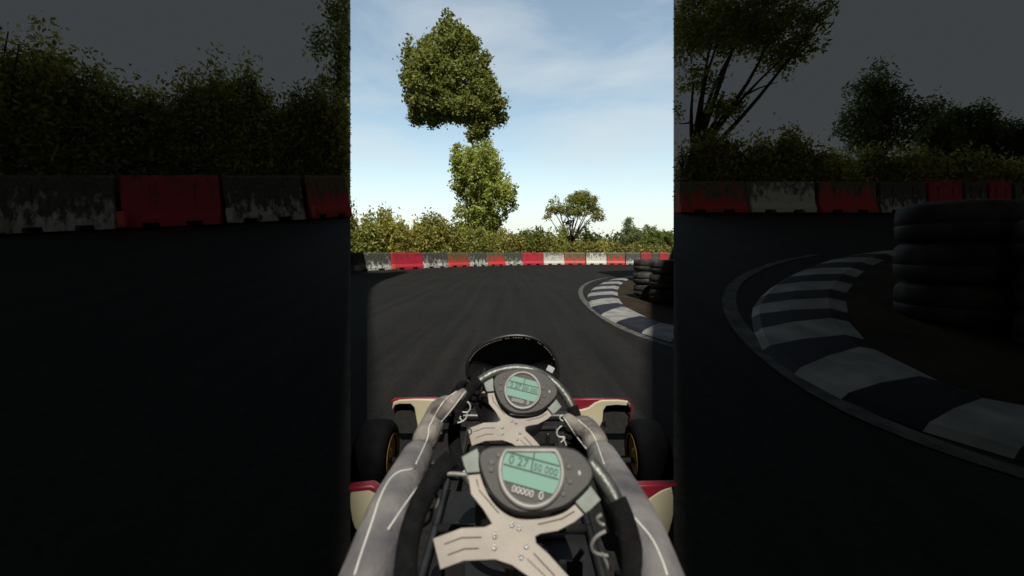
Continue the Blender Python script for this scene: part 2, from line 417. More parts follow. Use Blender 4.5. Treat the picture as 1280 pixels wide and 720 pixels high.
def depth(px):
    t = [(430, 21.6), (438, 21.9), (487, 24.0), (527, 26.0), (558, 28), (585, 29.6), (608, 30.8), (652, 33), (705, 34.6), (758, 34.6), (800, 34), (842, 33)]
    for (a, da), (b_, db) in zip(t, t[1:]):
        if px <= b_: return da+(db-da)*(px-a)/(b_-a)
    return t[-1][1]
row = [ (438, 487, 'b_white', 'foot_white', 'dirty white'), (487, 527, 'b_red', 'foot_red', 'clean red'), (527, 558, 'b_white', 'foot_white', 'dirty white'),
 (558, 585, 'b_mossred', 'foot_red', 'algae topped red'), (585, 608, 'b_white', 'foot_white', 'dirty white'), (608, 630, 'b_mossred2', 'foot_red', 'algae topped red'),
 (630, 652, 'b_white', 'foot_white', 'dirty white'), (652, 678, 'b_red', None, 'clean red'), (678.5, 704.5, 'b_pale', None, 'speckled white'),
 (705, 731.5, 'b_mossred', None, 'green stained red'), (732, 758, 'b_pale', None, 'speckled white'), (758.5, 781.5, 'b_mossred2', None, 'green topped red'),
 (782, 800.5, 'b_white', None, 'grimy white'), (801, 815, 'b_red', None, 'bright red'), (815, 824, 'b_white', None, 'grimy white'), (824, 836, 'b_red', None, 'bright red'), (836, 842, 'b_white', None, 'grimy white')]
ordn = ['first', 'second', 'third', 'fourth', 'fifth', 'sixth', 'seventh', 'eighth', 'ninth', 'tenth', 'eleventh', 'twelfth', 'thirteenth', 'fourteenth', 'fifteenth', 'sixteenth', 'seventeenth']
for i, (a, b_, mt, ft, w) in enumerate(row):
    ya, yb = depth(a), depth(b_)
    barrier(GX(a, ya), ya, GX(b_, yb), yb, 0, 0, mt, ft, f'{w} plastic barrier, {ordn[i]} from the left in the sunlit row', 1.03, 'barriers in the sunlit far row')
def bpx(px, Y): return ((px-640)/F*Y, Y, SLOPE*Y)
L_ = [(-24, 4, 6.75, 6.85, 'b_red', 'foot_red', 'red barrier cut by the left picture edge in the shaded row'),
      (5, 154, 6.85, 7.55, 'b_white', 'foot_white', 'grimy white barrier leftmost of the large shaded ones by the dark shrubs'),
      (156, 282, 7.6, 8.3, 'b_red', 'foot_red', 'clean dark red barrier between two grimy white ones in the left shade'),
      (283, 382, 8.35, 9.2, 'b_white', 'foot_white', 'grimy white barrier between the two red ones in the left shade'),
      (384, 437.6, 9.25, 9.9, 'b_mossred', 'foot_red', 'short algae topped red barrier at the inner end of the left shaded row')]
for a, b_, ya, yb, mt, ft, lb in L_:
    p, q = bpx(a, ya), bpx(b_, yb)
    barrier(p[0], p[1], q[0], q[1], p[2], q[2], mt, ft, lb, 1.02, 'barriers in the shaded left row')
R_ = [(846, 930, 10.9, 10.9, 'b_mossred', 'green stained red barrier under the big dark tree, first of the right shaded row'),
      (933, 1015, 10.9, 10.9, 'b_pale', 'speckled white barrier, second of the right shaded row'),
      (1018, 1091, 10.9, 10.8, 'b_mossred2', 'green topped red barrier, third of the right shaded row'),
      (1093, 1152, 10.8, 10.7, 'b_white', 'grimy white barrier just left of the shaded tyre stacks'),
      (1153, 1197, 10.7, 10.6, 'b_red', 'bright red barrier showing over the left shaded tyre stack'),
      (1198, 1227, 10.6, 10.5, 'b_white', 'short grimy white barrier between two bright red ones over the shaded tyres'),
      (1228, 1258, 10.5, 10.4, 'b_red', 'bright red barrier nearest the right picture edge over the tyres'),
      (1259, 1300, 10.4, 10.3, 'b_white', 'grimy white barrier cut by the right picture edge')]
for a, b_, ya, yb, mt, lb in R_:
    p, q = bpx(a, ya), bpx(b_, yb)
    barrier(p[0], p[1], q[0], q[1], p[2], q[2], mt, None, lb, .86, 'barriers in the shaded right row')

# ------------------------------------------------------------------ tyres
def tyre_mesh():
    bm = bmesh.new(); w = .135; Ro = .31; Ri = .17
    prof = [(-w+.03, Ri), (-w+.005, Ri+.03), (-w, Ri+.07), (-w+.012, Ro-.03), (-w+.035, Ro-.008), (-.05, Ro), (-.02, Ro), (-.018, Ro-.004), (-.014, Ro-.004), (-.012, Ro), (.05, Ro), (w-.035, Ro-.008), (w-.012, Ro-.03), (w, Ri+.07), (w-.005, Ri+.03), (w-.03, Ri), (w-.04, Ri+.03), (-w+.04, Ri+.03), (-w+.03, Ri)]
    lathe(bm, prof, 40, 'z', (0, 0, w))
    bmesh.ops.remove_doubles(bm, verts=bm.verts, dist=.0001)
    bmesh.ops.recalc_face_normals(bm, faces=bm.faces)
    me = bpy.data.meshes.new('tyre'); bm.to_mesh(me); bm.free(); me.materials.append(M['tyre'])
    me.polygons.foreach_set('use_smooth', [True]*len(me.polygons)); return me
tm = tyre_mesh()
lev = ['bottom', 'middle', 'top']
def stack(x, y, z, where, n=3, sc=1.0, grp='tyres stacked beside the kerb'):
    for k in range(n):
        o = bpy.data.objects.new('tyre', tm); C.objects.link(o)
        o.location = (x+random.uniform(-.012, .012), y+random.uniform(-.012, .012), z+k*.272*sc)
        o.rotation_euler = (random.uniform(-.02, .02), random.uniform(-.02, .02), random.uniform(0, 6)); o.scale = (sc, sc, sc*random.uniform(.97, 1.0))
        tag(o, f'black worn tyre, {lev[k]} of three in the {where}', 'tyre', grp)
stack(2.98, 8.75, .05, 'sunlit stack left of the other')
stack(3.02, 7.85, .05, 'sunlit stack standing right and nearer')
def bz(y): return SLOPE*y+.04
stack(3.07, 2.78, bz(2.55), 'shaded stack left beside the kerb')
stack(3.20, 2.16, bz(1.95)-.02, 'shaded stack at the right picture edge')
stack(3.75, 3.0, bz(2.75), 'shaded stack behind the edge stack')

# ------------------------------------------------------------------ trees
def leaves(lobes, n_cl, per, size, spread, clip=None, origin=(0, 0, 0), stretch=1.0, shell=.45, rag=0):
    if rag:
        ext = []
        for c, rd_ in lobes:
            for _ in range(rag):
                v = Vector((random.gauss(0, 1), random.gauss(0, 1), random.gauss(.35, 1))).normalized(); k = random.uniform(.16, .32)
                ext.append(((c[0]+v.x*rd_[0]*1.0, c[1]+v.y*rd_[1]*1.0, c[2]+v.z*rd_[2]*1.05), (rd_[0]*k, rd_[1]*k, rd_[2]*k*1.5)))
        lobes = list(lobes)+ext
    lob = np.array([[*c, *r] for c, r in lobes], float)
    vol = (lob[:, 3]*lob[:, 4]*lob[:, 5])**.75; pr = vol/vol.sum()
    idx = rng.choice(len(lob), n_cl, p=pr)
    d = rng.normal(size=(n_cl, 3)); d /= np.linalg.norm(d, axis=1)[:, None]
    rr = rng.random(n_cl)**shell
    cc = lob[idx, :3]+d*rr[:, None]*lob[idx, 3:]
    cs = np.repeat(cc, per, 0)+rng.normal(size=(n_cl*per, 3))*spread*np.array([1, 1, stretch])
    n = len(cs)
    if clip is not None:
        w = cs+np.array(origin)[None, :]
        keep = clip(w); cs = cs[keep]; n = len(cs)
    a = rng.normal(size=(n, 3)); a[:, 2] = a[:, 2]*.8+(stretch-1)*1.6; a /= np.linalg.norm(a, axis=1)[:, None]
    b_ = np.cross(a, rng.normal(size=(n, 3))); b_ /= np.linalg.norm(b_, axis=1)[:, None]
    s = size*(.6+.8*rng.random(n))[:, None]
    a = a*s*stretch**.5; b_ = b_*s*.55
    # leaf: a bent diamond, two triangles sharing the midrib
    nrm = np.cross(a, b_); nrm /= (np.linalg.norm(nrm, axis=1)[:, None]+1e-9)
    v = np.stack([cs-a, cs+b_+nrm*s*.15, cs+a, cs-b_+nrm*s*.15], 1).reshape(-1, 3)
    me = bpy.data.meshes.new('crown'); me.vertices.add(4*n); me.vertices.foreach_set('co', v.ravel())
    me.loops.add(6*n); me.polygons.add(2*n)
    base = np.arange(n)[:, None]*4
    li = (base+np.array([0, 1, 2, 0, 2, 3])[None, :]).ravel()
    me.loops.foreach_set('vertex_index', li)
    me.polygons.foreach_set('loop_start', np.arange(2*n)*3)
    me.polygons.foreach_set('loop_total', np.full(2*n, 3))
    me.update(calc_edges=True); me.validate()
    return me
def limb(bm, a, b_, r0, r1, bend=.12, seg=7, n=6):
    a = Vector(a); b_ = Vector(b_); L = (b_-a).length
    off = Vector((random.uniform(-1, 1), random.uniform(-1, 1), random.uniform(-.3, .3)))*L*bend
    pts = [a.lerp(b_, t/n)+off*math.sin(math.pi*t/n) for t in range(n+1)]
    tube(bm, pts, [r0+(r1-r0)*t/n for t in range(n+1)], seg)
    return pts
def clipL(w): return (w[:, 0] < -(EDGE+.002)*w[:, 1])
def clipR(w): return (w[:, 0] > (EDGE+.002)*w[:, 1])
def make_tree(name, base, lobes, mat, label, trunk, nlimb=6, n_cl=500, per=14, size=.12, spread=.28, clip=None, group=None, cat='tree', stretch=1.0, limbs_to_lobes=True, shell=.45):
    e = empty(name, base); tag(e, label, cat, group)
    me = leaves(lobes, n_cl, per, size, spread*.85, clip, base, stretch, shell, 6)
    obj('crown', me, e, [mat])
    bm = bmesh.new()
    th, r0, r1 = trunk            # height at which the trunk forks, radii
    tp = limb(bm, (0, 0, -.05), (lobes[0][0][0]*.25, 0, th), r0, r1, .03, 10, 8)
    top = tp[-1]
    for i in range(nlimb):
        c, r = lobes[i % len(lobes)]
        d = Vector((random.gauss(0, .3)*r[0], random.gauss(0, .3)*r[1], random.uniform(-.3, .5)*r[2]))
        st = tp[random.randint(5, 8)] if i else top
        en = Vector(c)+d
        if clip is not None:
            w = np.array([list(Vector(base)+en)])
            if not clip(w)[0]: continue
        q = limb(bm, st, en, r1*.75, r1*.18, .10, 6)
        for _ in range(2):
            k = random.randint(2, 5); e2 = q[k]+Vector((random.gauss(0, .5)*r[0], random.gauss(0, .5)*r[1], random.uniform(0, .6)*r[2]))
            if clip is not None and not clip(np.array([list(Vector(base)+e2)]))[0]: continue
            limb(bm, q[k], e2, r1*.32, r1*.08, .12, 5, 4)
    bm_obj('trunk', bm, e, ['bark'], True)
    return e
def pl(px, py, Y, base, dy=0):         # lobe centre seen at a place, relative to the tree base
    v = P(px, py, Y); return (v.x-base[0], dy, v.z-base[2])
def u(p, Y): return p/F*Y

# dense tall tree in the middle of the far row
Y = 40; base = (GX(597, Y), Y, 0)
def lobes_main(Y, base, f=None):
    spec = [(582, 207, 19, 24), (603, 200, 20, 24), (618, 228, 18, 20), (596, 238, 26, 22), (622, 250, 20, 17), (592, 262, 22, 16), (575, 226, 12, 18), (612, 270, 22, 10), (595, 285, 26, 13), (633, 243, 10, 14), (601, 215, 26, 26), (570, 196, 8, 10)]
    return [(pl(x, y, Y, base, random.uniform(-.8, .8)), (u(rx, Y)*1.06, u(rx, Y)*1.0, u(ry, Y)*1.03)) for x, y, rx, ry in spec]
make_tree('broadleaf_tree', base, lobes_main(Y, base), 'leaf_bright', 'tall dense fresh green tree standing behind the middle of the sunlit barriers', (3.5, .32, .16), 9, 1500, 16, .14, .20, shell=.36)
# the much taller tree further back, its crown high above the others
Y2 = 52; base2 = (GX(600, Y2), Y2, 0)
sp2 = [(553, 70, 30, 40), (576, 62, 24, 28), (520, 84, 20, 32), (592, 95, 24, 30), (545, 110, 36, 34), (575, 125, 40, 26), (608, 128, 22, 26), (535, 135, 24, 18), (590, 142, 36, 12), (560, 140, 40, 14), (556, 48, 11, 14), (515, 66, 9, 12), (585, 58, 8, 14), (622, 150, 12, 6), (522, 122, 18, 26), (614, 140, 20, 18), (532, 146, 22, 12), (604, 164, 16, 11), (594, 172, 12, 8)]
lb2 = [(pl(x, y, Y2, base2, random.uniform(-1.5, 1.5)), (u(rx, Y2)*.95, u(rx, Y2)*.8, u(ry, Y2)*.95)) for x, y, rx, ry in sp2]
e = make_tree('tall_tree', base2, lb2, 'leaf_bright', 'very tall tree whose broad crown rises high above every other tree, cut off flat below', (17.2, .2, .12), 1, 2600, 18, .24, .34, shell=.36)
# spreading open tree
def open_tree(base, Y, bank_, label, clip=None, ncl=430, size=.10):
    dz = base[2]; 
    def q(px, py):
        # shape measured on the sunlit specimen at 42 m
        v = P(px, py, 42); return (v.x-GX(710, 42), v.z)
    spec = [(722, 250, 17, 8), (738, 257, 13, 9), (742, 272, 10, 5), (697, 250, 8, 6), (690, 262, 9, 6), (684, 271, 6, 4), (705, 262, 12, 7), (722, 264, 15, 8), (733, 285, 5, 5), (703, 288, 8, 4), (728, 245, 12, 5), (714, 278, 8, 4), (748, 263, 6, 5), (741, 249, 6, 5), (718, 291, 4, 3)]
    lob = []
    for x, y, rx, ry in spec:
        a, z = q(x, y); lob.append(((a, random.uniform(-1.2, 1.2), z), (u(rx, 42)*.95, u(rx, 42)*1.1, u(ry, 42))))
    return make_tree('spreading_tree', base, lob, 'leaf_broad', label, (2.1, .2, .13), 15, ncl, 20, size, .17, clip, shell=.5)
open_tree((GX(710, 42), 42, 0), 42, False, 'open crowned spreading tree with forked trunk right of the tall green tree')
Yb = 42/ZM; open_tree((GX(710, 42), Yb, SLOPE*Yb), Yb, True, 'large dark spreading tree with bare forked limbs at the left end of the right shade', clipR, 1100, .065)
# slim grey-green tree
def slim_tree(base, label, clip=None, ncl=260, size=.09):
    bx = GX(787, 46)
    spec = [(784, 281, 7, 7), (788, 289, 10, 7), (782, 295, 9, 6), (795, 293, 8, 6), (786, 276, 4, 5), (790, 300, 9, 4), (800, 291, 4, 4), (777, 299, 4, 4), (783, 303, 7, 3)]
    lob = [((P(x, y, 46).x-bx, random.uniform(-.5, .5), P(x, y, 46).z), (u(rx, 46), u(rx, 46), u(ry, 46))) for x, y, rx, ry in spec]
    return make_tree('slim_tree', base, lob, 'leaf_light', label, (1.9, .11, .07), 10, ncl, 16, size, .17, clip, shell=.5)
slim_tree((GX(787, 46), 46, 0), 'small grey green slender tree left of the round clipped trees in the sun')
slim_tree((GX(787, 46), 46/ZM, SLOPE*46/ZM), 'slender airy tree standing alone in the middle of the right shade', clipR, 620, .06)
def round_tree(px, py, rx, ry, label, bk, ncl=300, size=.1):
    Yr = 48; base = (GX(px, Yr), Yr/ZM if bk else Yr, SLOPE*Yr/ZM if bk else 0)
    spec = [(px, py, rx, ry), (px-rx*.5, py+ry*.4, rx*.55, ry*.6), (px+rx*.5, py+ry*.35, rx*.55, ry*.6), (px+rx*.1, py-ry*.4, rx*.6, ry*.55)]
    lob = [((P(x, y, Yr).x-base[0], random.uniform(-.4, .4), P(x, y, Yr).z), (u(a, Yr), u(a, Yr), u(b2, Yr))) for x, y, a, b2 in spec]
    make_tree('round_tree', base, lob, 'leaf_dark', label, (1.6, .16, .1), 5, ncl, 18, size, .13, clipR if bk else None, shell=.35)
round_tree(815, 297, 13, 12, 'round dense tree left of its smaller twin above the sunlit tyres', False)
round_tree(833, 300, 9, 10, 'smaller round dense tree at the right end of the sunlit hedge', False)
round_tree(815, 299, 11, 11, 'round dense dark tree left of its twin in the right shade', True, 700, .055)
round_tree(832.5, 304, 9, 9.5, 'lower round dark tree near the right picture edge', True, 600, .055)

# shrubs behind the barriers
def shrub(x, y, z, h, w, label, clip=None, mat='leaf_olive', n=1.0, size=.085, group=None, spires=4):
    base = (x, y, z); lob = []
    for k in range(spires):
        a = random.uniform(-.5, .5)*w*1.3; hh = h*random.uniform(.72, 1.0) if k else h
        lob.append(((a, random.uniform(-.3, .3)*w, hh*.46), (w*.40, w*.40, hh*.42)))
        lob.append(((a+random.uniform(-.1, .1)*w, random.uniform(-.2, .2)*w, hh*.80), (w*.16, w*.16, hh*.20)))
        lob.append(((a+random.uniform(-.3, .3)*w, random.uniform(-.2, .2)*w, hh*.70), (w*.14, w*.14, hh*.16)))
    lob.append(((0, 0, h*.25), (w*.7, w*.5, h*.28)))
    e = empty('shrub', base); tag(e, label, 'shrub', group)
    me = leaves(lob, int(330*n), 12, size, .14, clip, base, 1.5, .5)
    obj('crown', me, e, [mat])
    bm = bmesh.new()
    for k in range(4):
        a = Vector((random.uniform(-.3, .3)*w, random.uniform(-.2, .2)*w, -.03)); en = a+Vector((random.uniform(-.35, .35)*w, 0, h*random.uniform(.6, .9)))
        if clip is not None and not (clip(np.array([list(Vector(base)+en)]))[0] and clip(np.array([list(Vector(base)+a)]))[0]): continue
        limb(bm, a, en, .04, .012, .08, 5)
    bm_obj('stem', bm, e, ['bark'], True)
    return e
ctr = [(443, 253), (455, 264), (470, 263), (482, 273), (500, 274), (513, 268), (532, 268), (546, 276), (557, 279), (577, 283), (600, 284), (622, 284), (640, 288), (652, 290), (665, 287), (678, 291), (692, 294), (707, 292), (722, 297), (736, 297), (749, 296), (762, 300), (776, 301), (790, 302), (804, 302), (820, 303), (836, 304)]
sizes = ['broad', 'ragged', 'pointed', 'narrow', 'feathery', 'bushy']
for i, (px, py) in enumerate(ctr):
    Yc = depth(px)+2.6+random.uniform(-.4, .8); h = P(px, py, Yc).z*(random.uniform(.98, 1.22) if px < 560 else random.uniform(1.0, 1.08) if px < 700 else random.uniform(.84, .92))
    kk = [j for j, r_ in enumerate(row) if r_[0] <= px <= r_[1]+.6][0]
    mat = 'leaf_olive' if random.random() < .7 else 'leaf_broad'
    shrub(GX(px, Yc), Yc, -.02, h, 1.25, f'{sizes[i % 6]} olive shrub, number {i+1} from the left in the sunlit hedge, behind the {ordn[kk]} barrier', None, mat, 1.0 if px < 640 else .8, .095, 'shrubs of the sunlit hedge')
# second, lower rank closes the gaps in the hedge
for i, px in enumerate(range(446, 842, 22)):
    Yc = depth(px)+5; 
    shrub(GX(px, Yc), Yc, -.02, 1.5 if px > 690 else 2.1 if px > 600 else 3.0, 1.5, f'low shrub in the rear rank of the sunlit hedge, {ordn[i] if i < 17 else "last"} from the left', None, 'leaf_broad', .8, .12, 'rear shrubs of the sunlit hedge', 3)
# dark shrubs on the left bank
ltops = [(-22, 50), (18, 12), (36, 22), (66, 70), (86, 62), (112, 58), (140, 78), (163, 118), (192, 96), (212, 112), (236, 76), (262, 98), (292, 66), (312, 78), (336, 96), (362, 104), (388, 96), (408, 110)]
for i, (px, py) in enumerate(ltops):
    Yc = 8.2+px/438*2.7+random.uniform(0, .7); z0 = SLOPE*Yc
    h = P(px, py, Yc).z-z0
    shrub(GX(px, Yc), Yc, z0, h, .95, f'{sizes[i % 6]} dark shrub, number {i+1} from the left in the shaded left hedge', clipL, 'leaf_olive' if i % 3 else 'leaf_broad', 2.0, .052, 'shrubs of the shaded left hedge', 4)
for i, px in enumerate(range(10, 440, 62)):
    Yc = 10.4+px/438*2.0; z0 = SLOPE*Yc
    shrub(GX(px, Yc), Yc, z0, 3.2, 1.6, f'low dark shrub in the rear rank of the shaded left hedge, {ordn[i]} from the left', clipL, 'leaf_broad', 2.0, .07, 'rear shrubs of the shaded left hedge', 4)
# outer edge of a tree crown over the inner end of the left bank
Yt = 40/ZM; bt = (GX(597, 40)+.0, Yt, SLOPE*Yt)
bt = (-.404*Yt-.45, Yt, SLOPE*Yt)
lobt = [((.55, 0, 9.4), (.95, 1.0, 1.1)), ((.75, 0, 7.9), (.75, .9, 1.0)), ((.3, .1, 6.0), (.8, 1, 1.3)), ((.4, 0, 4.6), (.9, 1, 1.2)), ((.2, 0, 3.0), (.9, 1, 1.2)), ((.3, 0, 1.5), (.9, 1, 1.2)), ((.1, 0, 8.6), (.5, .6, .5))]
make_tree('dark_tree', bt, lobt, 'leaf_tall', 'dark tree reaching out of the top at the inner end of the left hedge', (5.5, .13, .06), 0, 900, 14, .06, .13, clipL)
# dark hedge on the right bank
rt = [(860, 168), (885, 166), (905, 158), (925, 170), (948, 172), (965, 160), (985, 160), (1003, 176), (1025, 183), (1048, 184), (1075, 182), (1100, 186), (1128, 186), (1150, 188), (1178, 190), (1205, 194), (1232, 198), (1262, 205), (1292, 212)]
for i, (px, py) in enumerate(rt):
    Yc = 12.0+random.uniform(0, .8); z0 = SLOPE*Yc; h = P(px, py, Yc).z-z0
    shrub(GX(px, Yc), Yc, z0, h, .85, f'{sizes[(i+2) % 6]} dark shrub, number {i+1} from the left in the shaded right hedge', clipR, 'leaf_olive', 1.3, .055, 'shrubs of the shaded right hedge', 4)
# far wood
lob = []
for k in range(60):
    x = -70+k*2.6+random.uniform(-1, 1); lob.append(((x, random.uniform(-4, 4), 2.6), (3, 3, random.uniform(2.5, 4.2))))
o = obj('far_wood', leaves(lob, 5200, 10, .34, .6), None, ['leaf_dark']); o.location = (0, 92, 0)
tag(o, 'distant low wood showing in the gaps over the sunlit hedge', 'wood', None, 'stuff')

# ------------------------------------------------------------------ kart
KO = Vector((0, .4, 0))
kart = empty('go_kart', KO); tag(kart, 'black go kart with cream and red bodywork and a round lit display on its wheel', 'go kart')
def part(name, bm, mats, smooth=False, parent=None, label=None):
    o = bm_obj(name, bm, parent or kart, mats, smooth, KO)
    if label: o['label'] = label
    return o
bm = bmesh.new(); box(bm, (0, .72, .045), (.56, 1.75, .012), .004); part('floor_tray', bm, ['tray'])
bm = bmesh.new()
for s in (-1, 1):
    tube(bm, [(s*.30, -.55, .07), (s*.30, .3, .07), (s*.26, 1.0, .07), (s*.26, 1.62, .07), (s*.36, 1.72, .09)], .014)
    tube(bm, [(s*.36, .15, .10), (s*.42, .3, .11), (s*.43, 1.0, .11), (s*.30, 1.15, .08)], .011)
tube(bm, [(-.52, 1.7, .12), (-.3, 1.7, .10), (.3, 1.7, .10), (.52, 1.7, .12)], .012)
tube(bm, [(-.3, -.2, .07), (.3, -.2, .07)], .014); tube(bm, [(-.27, 1.35, .07), (.27, 1.35, .07)], .014)
tube(bm, [(-.22, 1.6, .10), (-.22, 2.0, .12), (.22, 2.0, .12), (.22, 1.6, .10)], .011)
part('frame', bm, ['steel'], True)
bm = bmesh.new(); tube(bm, [(-.62, -.4, .14), (.62, -.4, .14)], .016); part('rear_axle', bm, ['steel'], True)
# seat
bm = bmesh.new()
g = []
for i in range(13):
    t = i/12; row_ = []
    yy = .22-.62*t if t < .6 else -.152-.20*(t-.6)*2.2; zz = .10 if t < .35 else .10+(t-.35)**1.25*.72
    w = .17+.03*math.sin(t*3)
    for j in range(9):
        a = -1+j/4; row_.append(bm.verts.new((a*w, yy+.0*abs(a), zz+.12*abs(a)**3)))
    g.append(row_)
for i in range(12):
    for j in range(8): bm.faces.new((g[i][j], g[i+1][j], g[i+1][j+1], g[i][j+1]))
bmesh.ops.solidify(bm, geom=bm.faces[:], thickness=.008)
part('seat', bm, ['blackplastic'], True)
# tyres with rims
def kart_wheel(x, y, r, w, s):
    bm = bmesh.new()
    prof = [(-w+.01, r*.52), (-w, r*.62), (-w+.004, r*.86), (-w+.022, r*.97), (-w+.05, r), (w-.05, r), (w-.022, r*.97), (w-.004, r*.86), (w, r*.62), (w-.01, r*.52)]
    lathe(bm, prof, 40, 'x', (x, y, r)); t = part('tyre', bm, ['rubber'], True)
    bm = bmesh.new(); i = -s
    prof = [(-w+.012, r*.55), (-w-.002, r*.60), (-w+.008, r*.56), (-w+.02, r*.40), (-w+.02, r*.2), (-w+.008, r*.17), (-w+.008, .001)]
    prof2 = [(w-.012, r*.55), (w+.002, r*.60), (w-.008, r*.56), (w-.02, r*.40), (w-.02, r*.2), (w-.008, r*.17), (w-.008, .001)]
    lathe(bm, prof+prof2[::-1], 32, 'x', (x, y, r))
    o = bm_obj('rim', bm, t, ['gold'], True, KO)
for s in (-1, 1):
    kart_wheel(s*.575, 1.70, .142, .068, s)
    kart_wheel(s*.60, -.40, .145, .105, s)
# cowl: dished front number panel seen from behind
def dish(outline, Yc, bulge, name, mats, thick=.006, n=6):
    bm = bmesh.new(); cx = sum(p[0] for p in outline)/len(outline); cy = sum(p[1] for p in outline)/len(outline)
    rings = []
    for k in range(n+1):
        f = 1-k/n*.999
        rings.append([bm.verts.new(P(cx+(p[0]-cx)*f, cy+(p[1]-cy)*f, Yc)+Vector((0, bulge*(1-f*f), 0))) for p in outline])
    for k in range(n):
        m_ = len(outline)
        for i in range(m_): bm.faces.new((rings[k][i], rings[k][(i+1) % m_], rings[k+1][(i+1) % m_], rings[k+1][i]))
    bmesh.ops.recalc_face_normals(bm, faces=bm.faces)
    bmesh.ops.solidify(bm, geom=bm.faces[:], thickness=thick)
    return part(name, bm, mats, True)
YC = 1.55
co = smooth_poly([(588, 480), (583, 462), (587, 446), (600, 432), (620, 423), (642, 419), (664, 421), (682, 431), (693, 446), (698, 463), (694, 480), (684, 520), (670, 550), (610, 550), (596, 520)], 2)
cowl = dish(co, YC, .10, 'front_panel', ['blackplastic'])
bm = bmesh.new(); tube(bm, [P(x, y, YC-.005) for x, y in co if y < 500], .0075, 8); bm_obj('panel_rim', bm, cowl, ['blackplastic'], True, KO)
bm = bmesh.new()
arc = [(x, y+2) for x, y in co if y < 450]; arc.sort()
ar = resample(arc, 40)
for i in range(0, 40, 1):
    if random.random() < .8:
        a, b2 = ar[i], ar[i+1]
        tube(bm, [P(a[0], a[1]+.6, YC-.0135), P(a[0]*.45+b2[0]*.55, a[1]*.45+b2[1]*.55+.6, YC-.0135)], .0011, 5)
bm_obj('stitching', bm, cowl, ['stitch'], False, KO)
for (cx_, cy_, w_, h_) in ((688, 461.5, .027, .022), (677.5, 466, .018, .012)):
    bm = bmesh.new(); p = P(cx_, cy_, YC-.05); box(bm, p, (w_, .003, h_), .001, Matrix.Rotation(R(28), 3, 'Y')); bm_obj('sticker', bm, cowl, ['sticker'], False, KO)
bm = bmesh.new(); tube(bm, [P(600, 500, YC-.02), P(606, 460, YC+.04)], .006, 6); tube(bm, [P(682, 500, YC-.02), P(676, 460, YC+.04)], .006, 6); tube(bm, [(-.10, YC, .3), (-.1, YC+.15, .08)], .009, 6); tube(bm, [(.14, YC, .3), (.14, YC+.15, .08)], .009, 6); bm_obj('bracket', bm, cowl, ['steel'], True, KO)
# nose: cream wings at both ends of the front bumper
def slab(name, pts, Yc, th, mats, parent=None, sm=0):
    if sm: pts = smooth_poly(pts, sm)
    w = [P(x, y, Yc) for x, y in pts]
    me = flat(name, [[(v.x, v.z) for v in w]], th, 0, min(.004, th*.3))
    me.transform(Matrix.Rotation(math.pi/2, 4, 'X')); me.transform(Matrix.Translation(Vector((0, Yc, 0))-KO))
    return obj(name, me, parent or kart, mats)
YN = 2.08
nl = slab('front_wing', [(492, 508), (493, 503), (500, 500.5), (520, 499.5), (545, 500), (552, 503), (552, 512), (552, 541), (523, 541), (523, 530), (519, 508), (514, 503.5), (500, 503.5), (494, 505)], YN, .018, ['cream'])
slab('opening_panel', [(493, 504), (516, 504), (520, 512), (523, 541), (500, 541), (494, 520)], YN+.03, .01, ['net'], nl)
slab('red_trim', [(489, 502), (493, 498.6), (545, 497.6), (556, 500), (562, 506), (562, 509), (550, 501), (520, 500.6), (500, 501.4)], YN+.012, .02, ['redbody'], nl)
nr = slab('front_wing', [(718, 511), (726, 513), (736, 510), (744, 504), (752, 500.8), (772, 500.5), (784, 502), (788, 506), (785, 505.8), (770, 504.8), (757, 506), (753, 512), (752, 525), (745, 541), (720, 541), (718, 530)], YN, .018, ['cream'])
slab('opening_panel', [(757, 505), (786, 506), (788.5, 512), (788, 530), (784, 541), (744, 541), (752, 525), (753, 512)], YN+.03, .01, ['net'], nr)
slab('red_trim', [(712, 499.5), (745, 498.8), (770, 499), (750, 501.2), (742, 504.5), (734, 509.5), (724, 512.5), (712, 510)], YN+.012, .02, ['redbody'], nr)
bm = bmesh.new(); tube(bm, [P(785, 502.5, YN-.02), P(788, 506, YN-.02), P(790.5, 509, YN-.02), P(789.5, 516, YN-.02), P(788.3, 534, YN-.02)], .0038, 8); bm_obj('edge_trim', bm, nr, ['redbody'], True, KO)
bm = bmesh.new(); tube(bm, [(-.5, YN+.04, .10), (-.3, YN+.12, .10), (.3, YN+.12, .10), (.5, YN+.04, .10)], .025, 12); part('front_bumper', bm, ['blackplastic'], True)
# side pods beside the seat
pls = slab('side_pod', [(441, 612), (446, 608), (462, 607), (472, 612), (478, 625), (476, 648), (462, 662), (448, 660), (442, 640)], 1.2, .03, ['cream'], None, 1)
slab('red_trim', [(440, 607.5), (466, 605), (478, 612), (476, 614), (464, 608), (441, 610.5)], 1.2, .032, ['redbody'], pls)
prs = slab('side_pod', [(776, 628), (792, 628), (806, 624), (820, 614), (830, 609), (838, 607.5), (838, 650), (833, 664), (822, 672), (808, 652), (796, 640), (776, 640)], 1.2, .03, ['cream'], None, 1)
slab('red_trim', [(776, 608), (790, 605.5), (836, 604.5), (822, 610), (808, 620), (796, 626), (776, 628)], 1.2, .028, ['redbody'], prs)

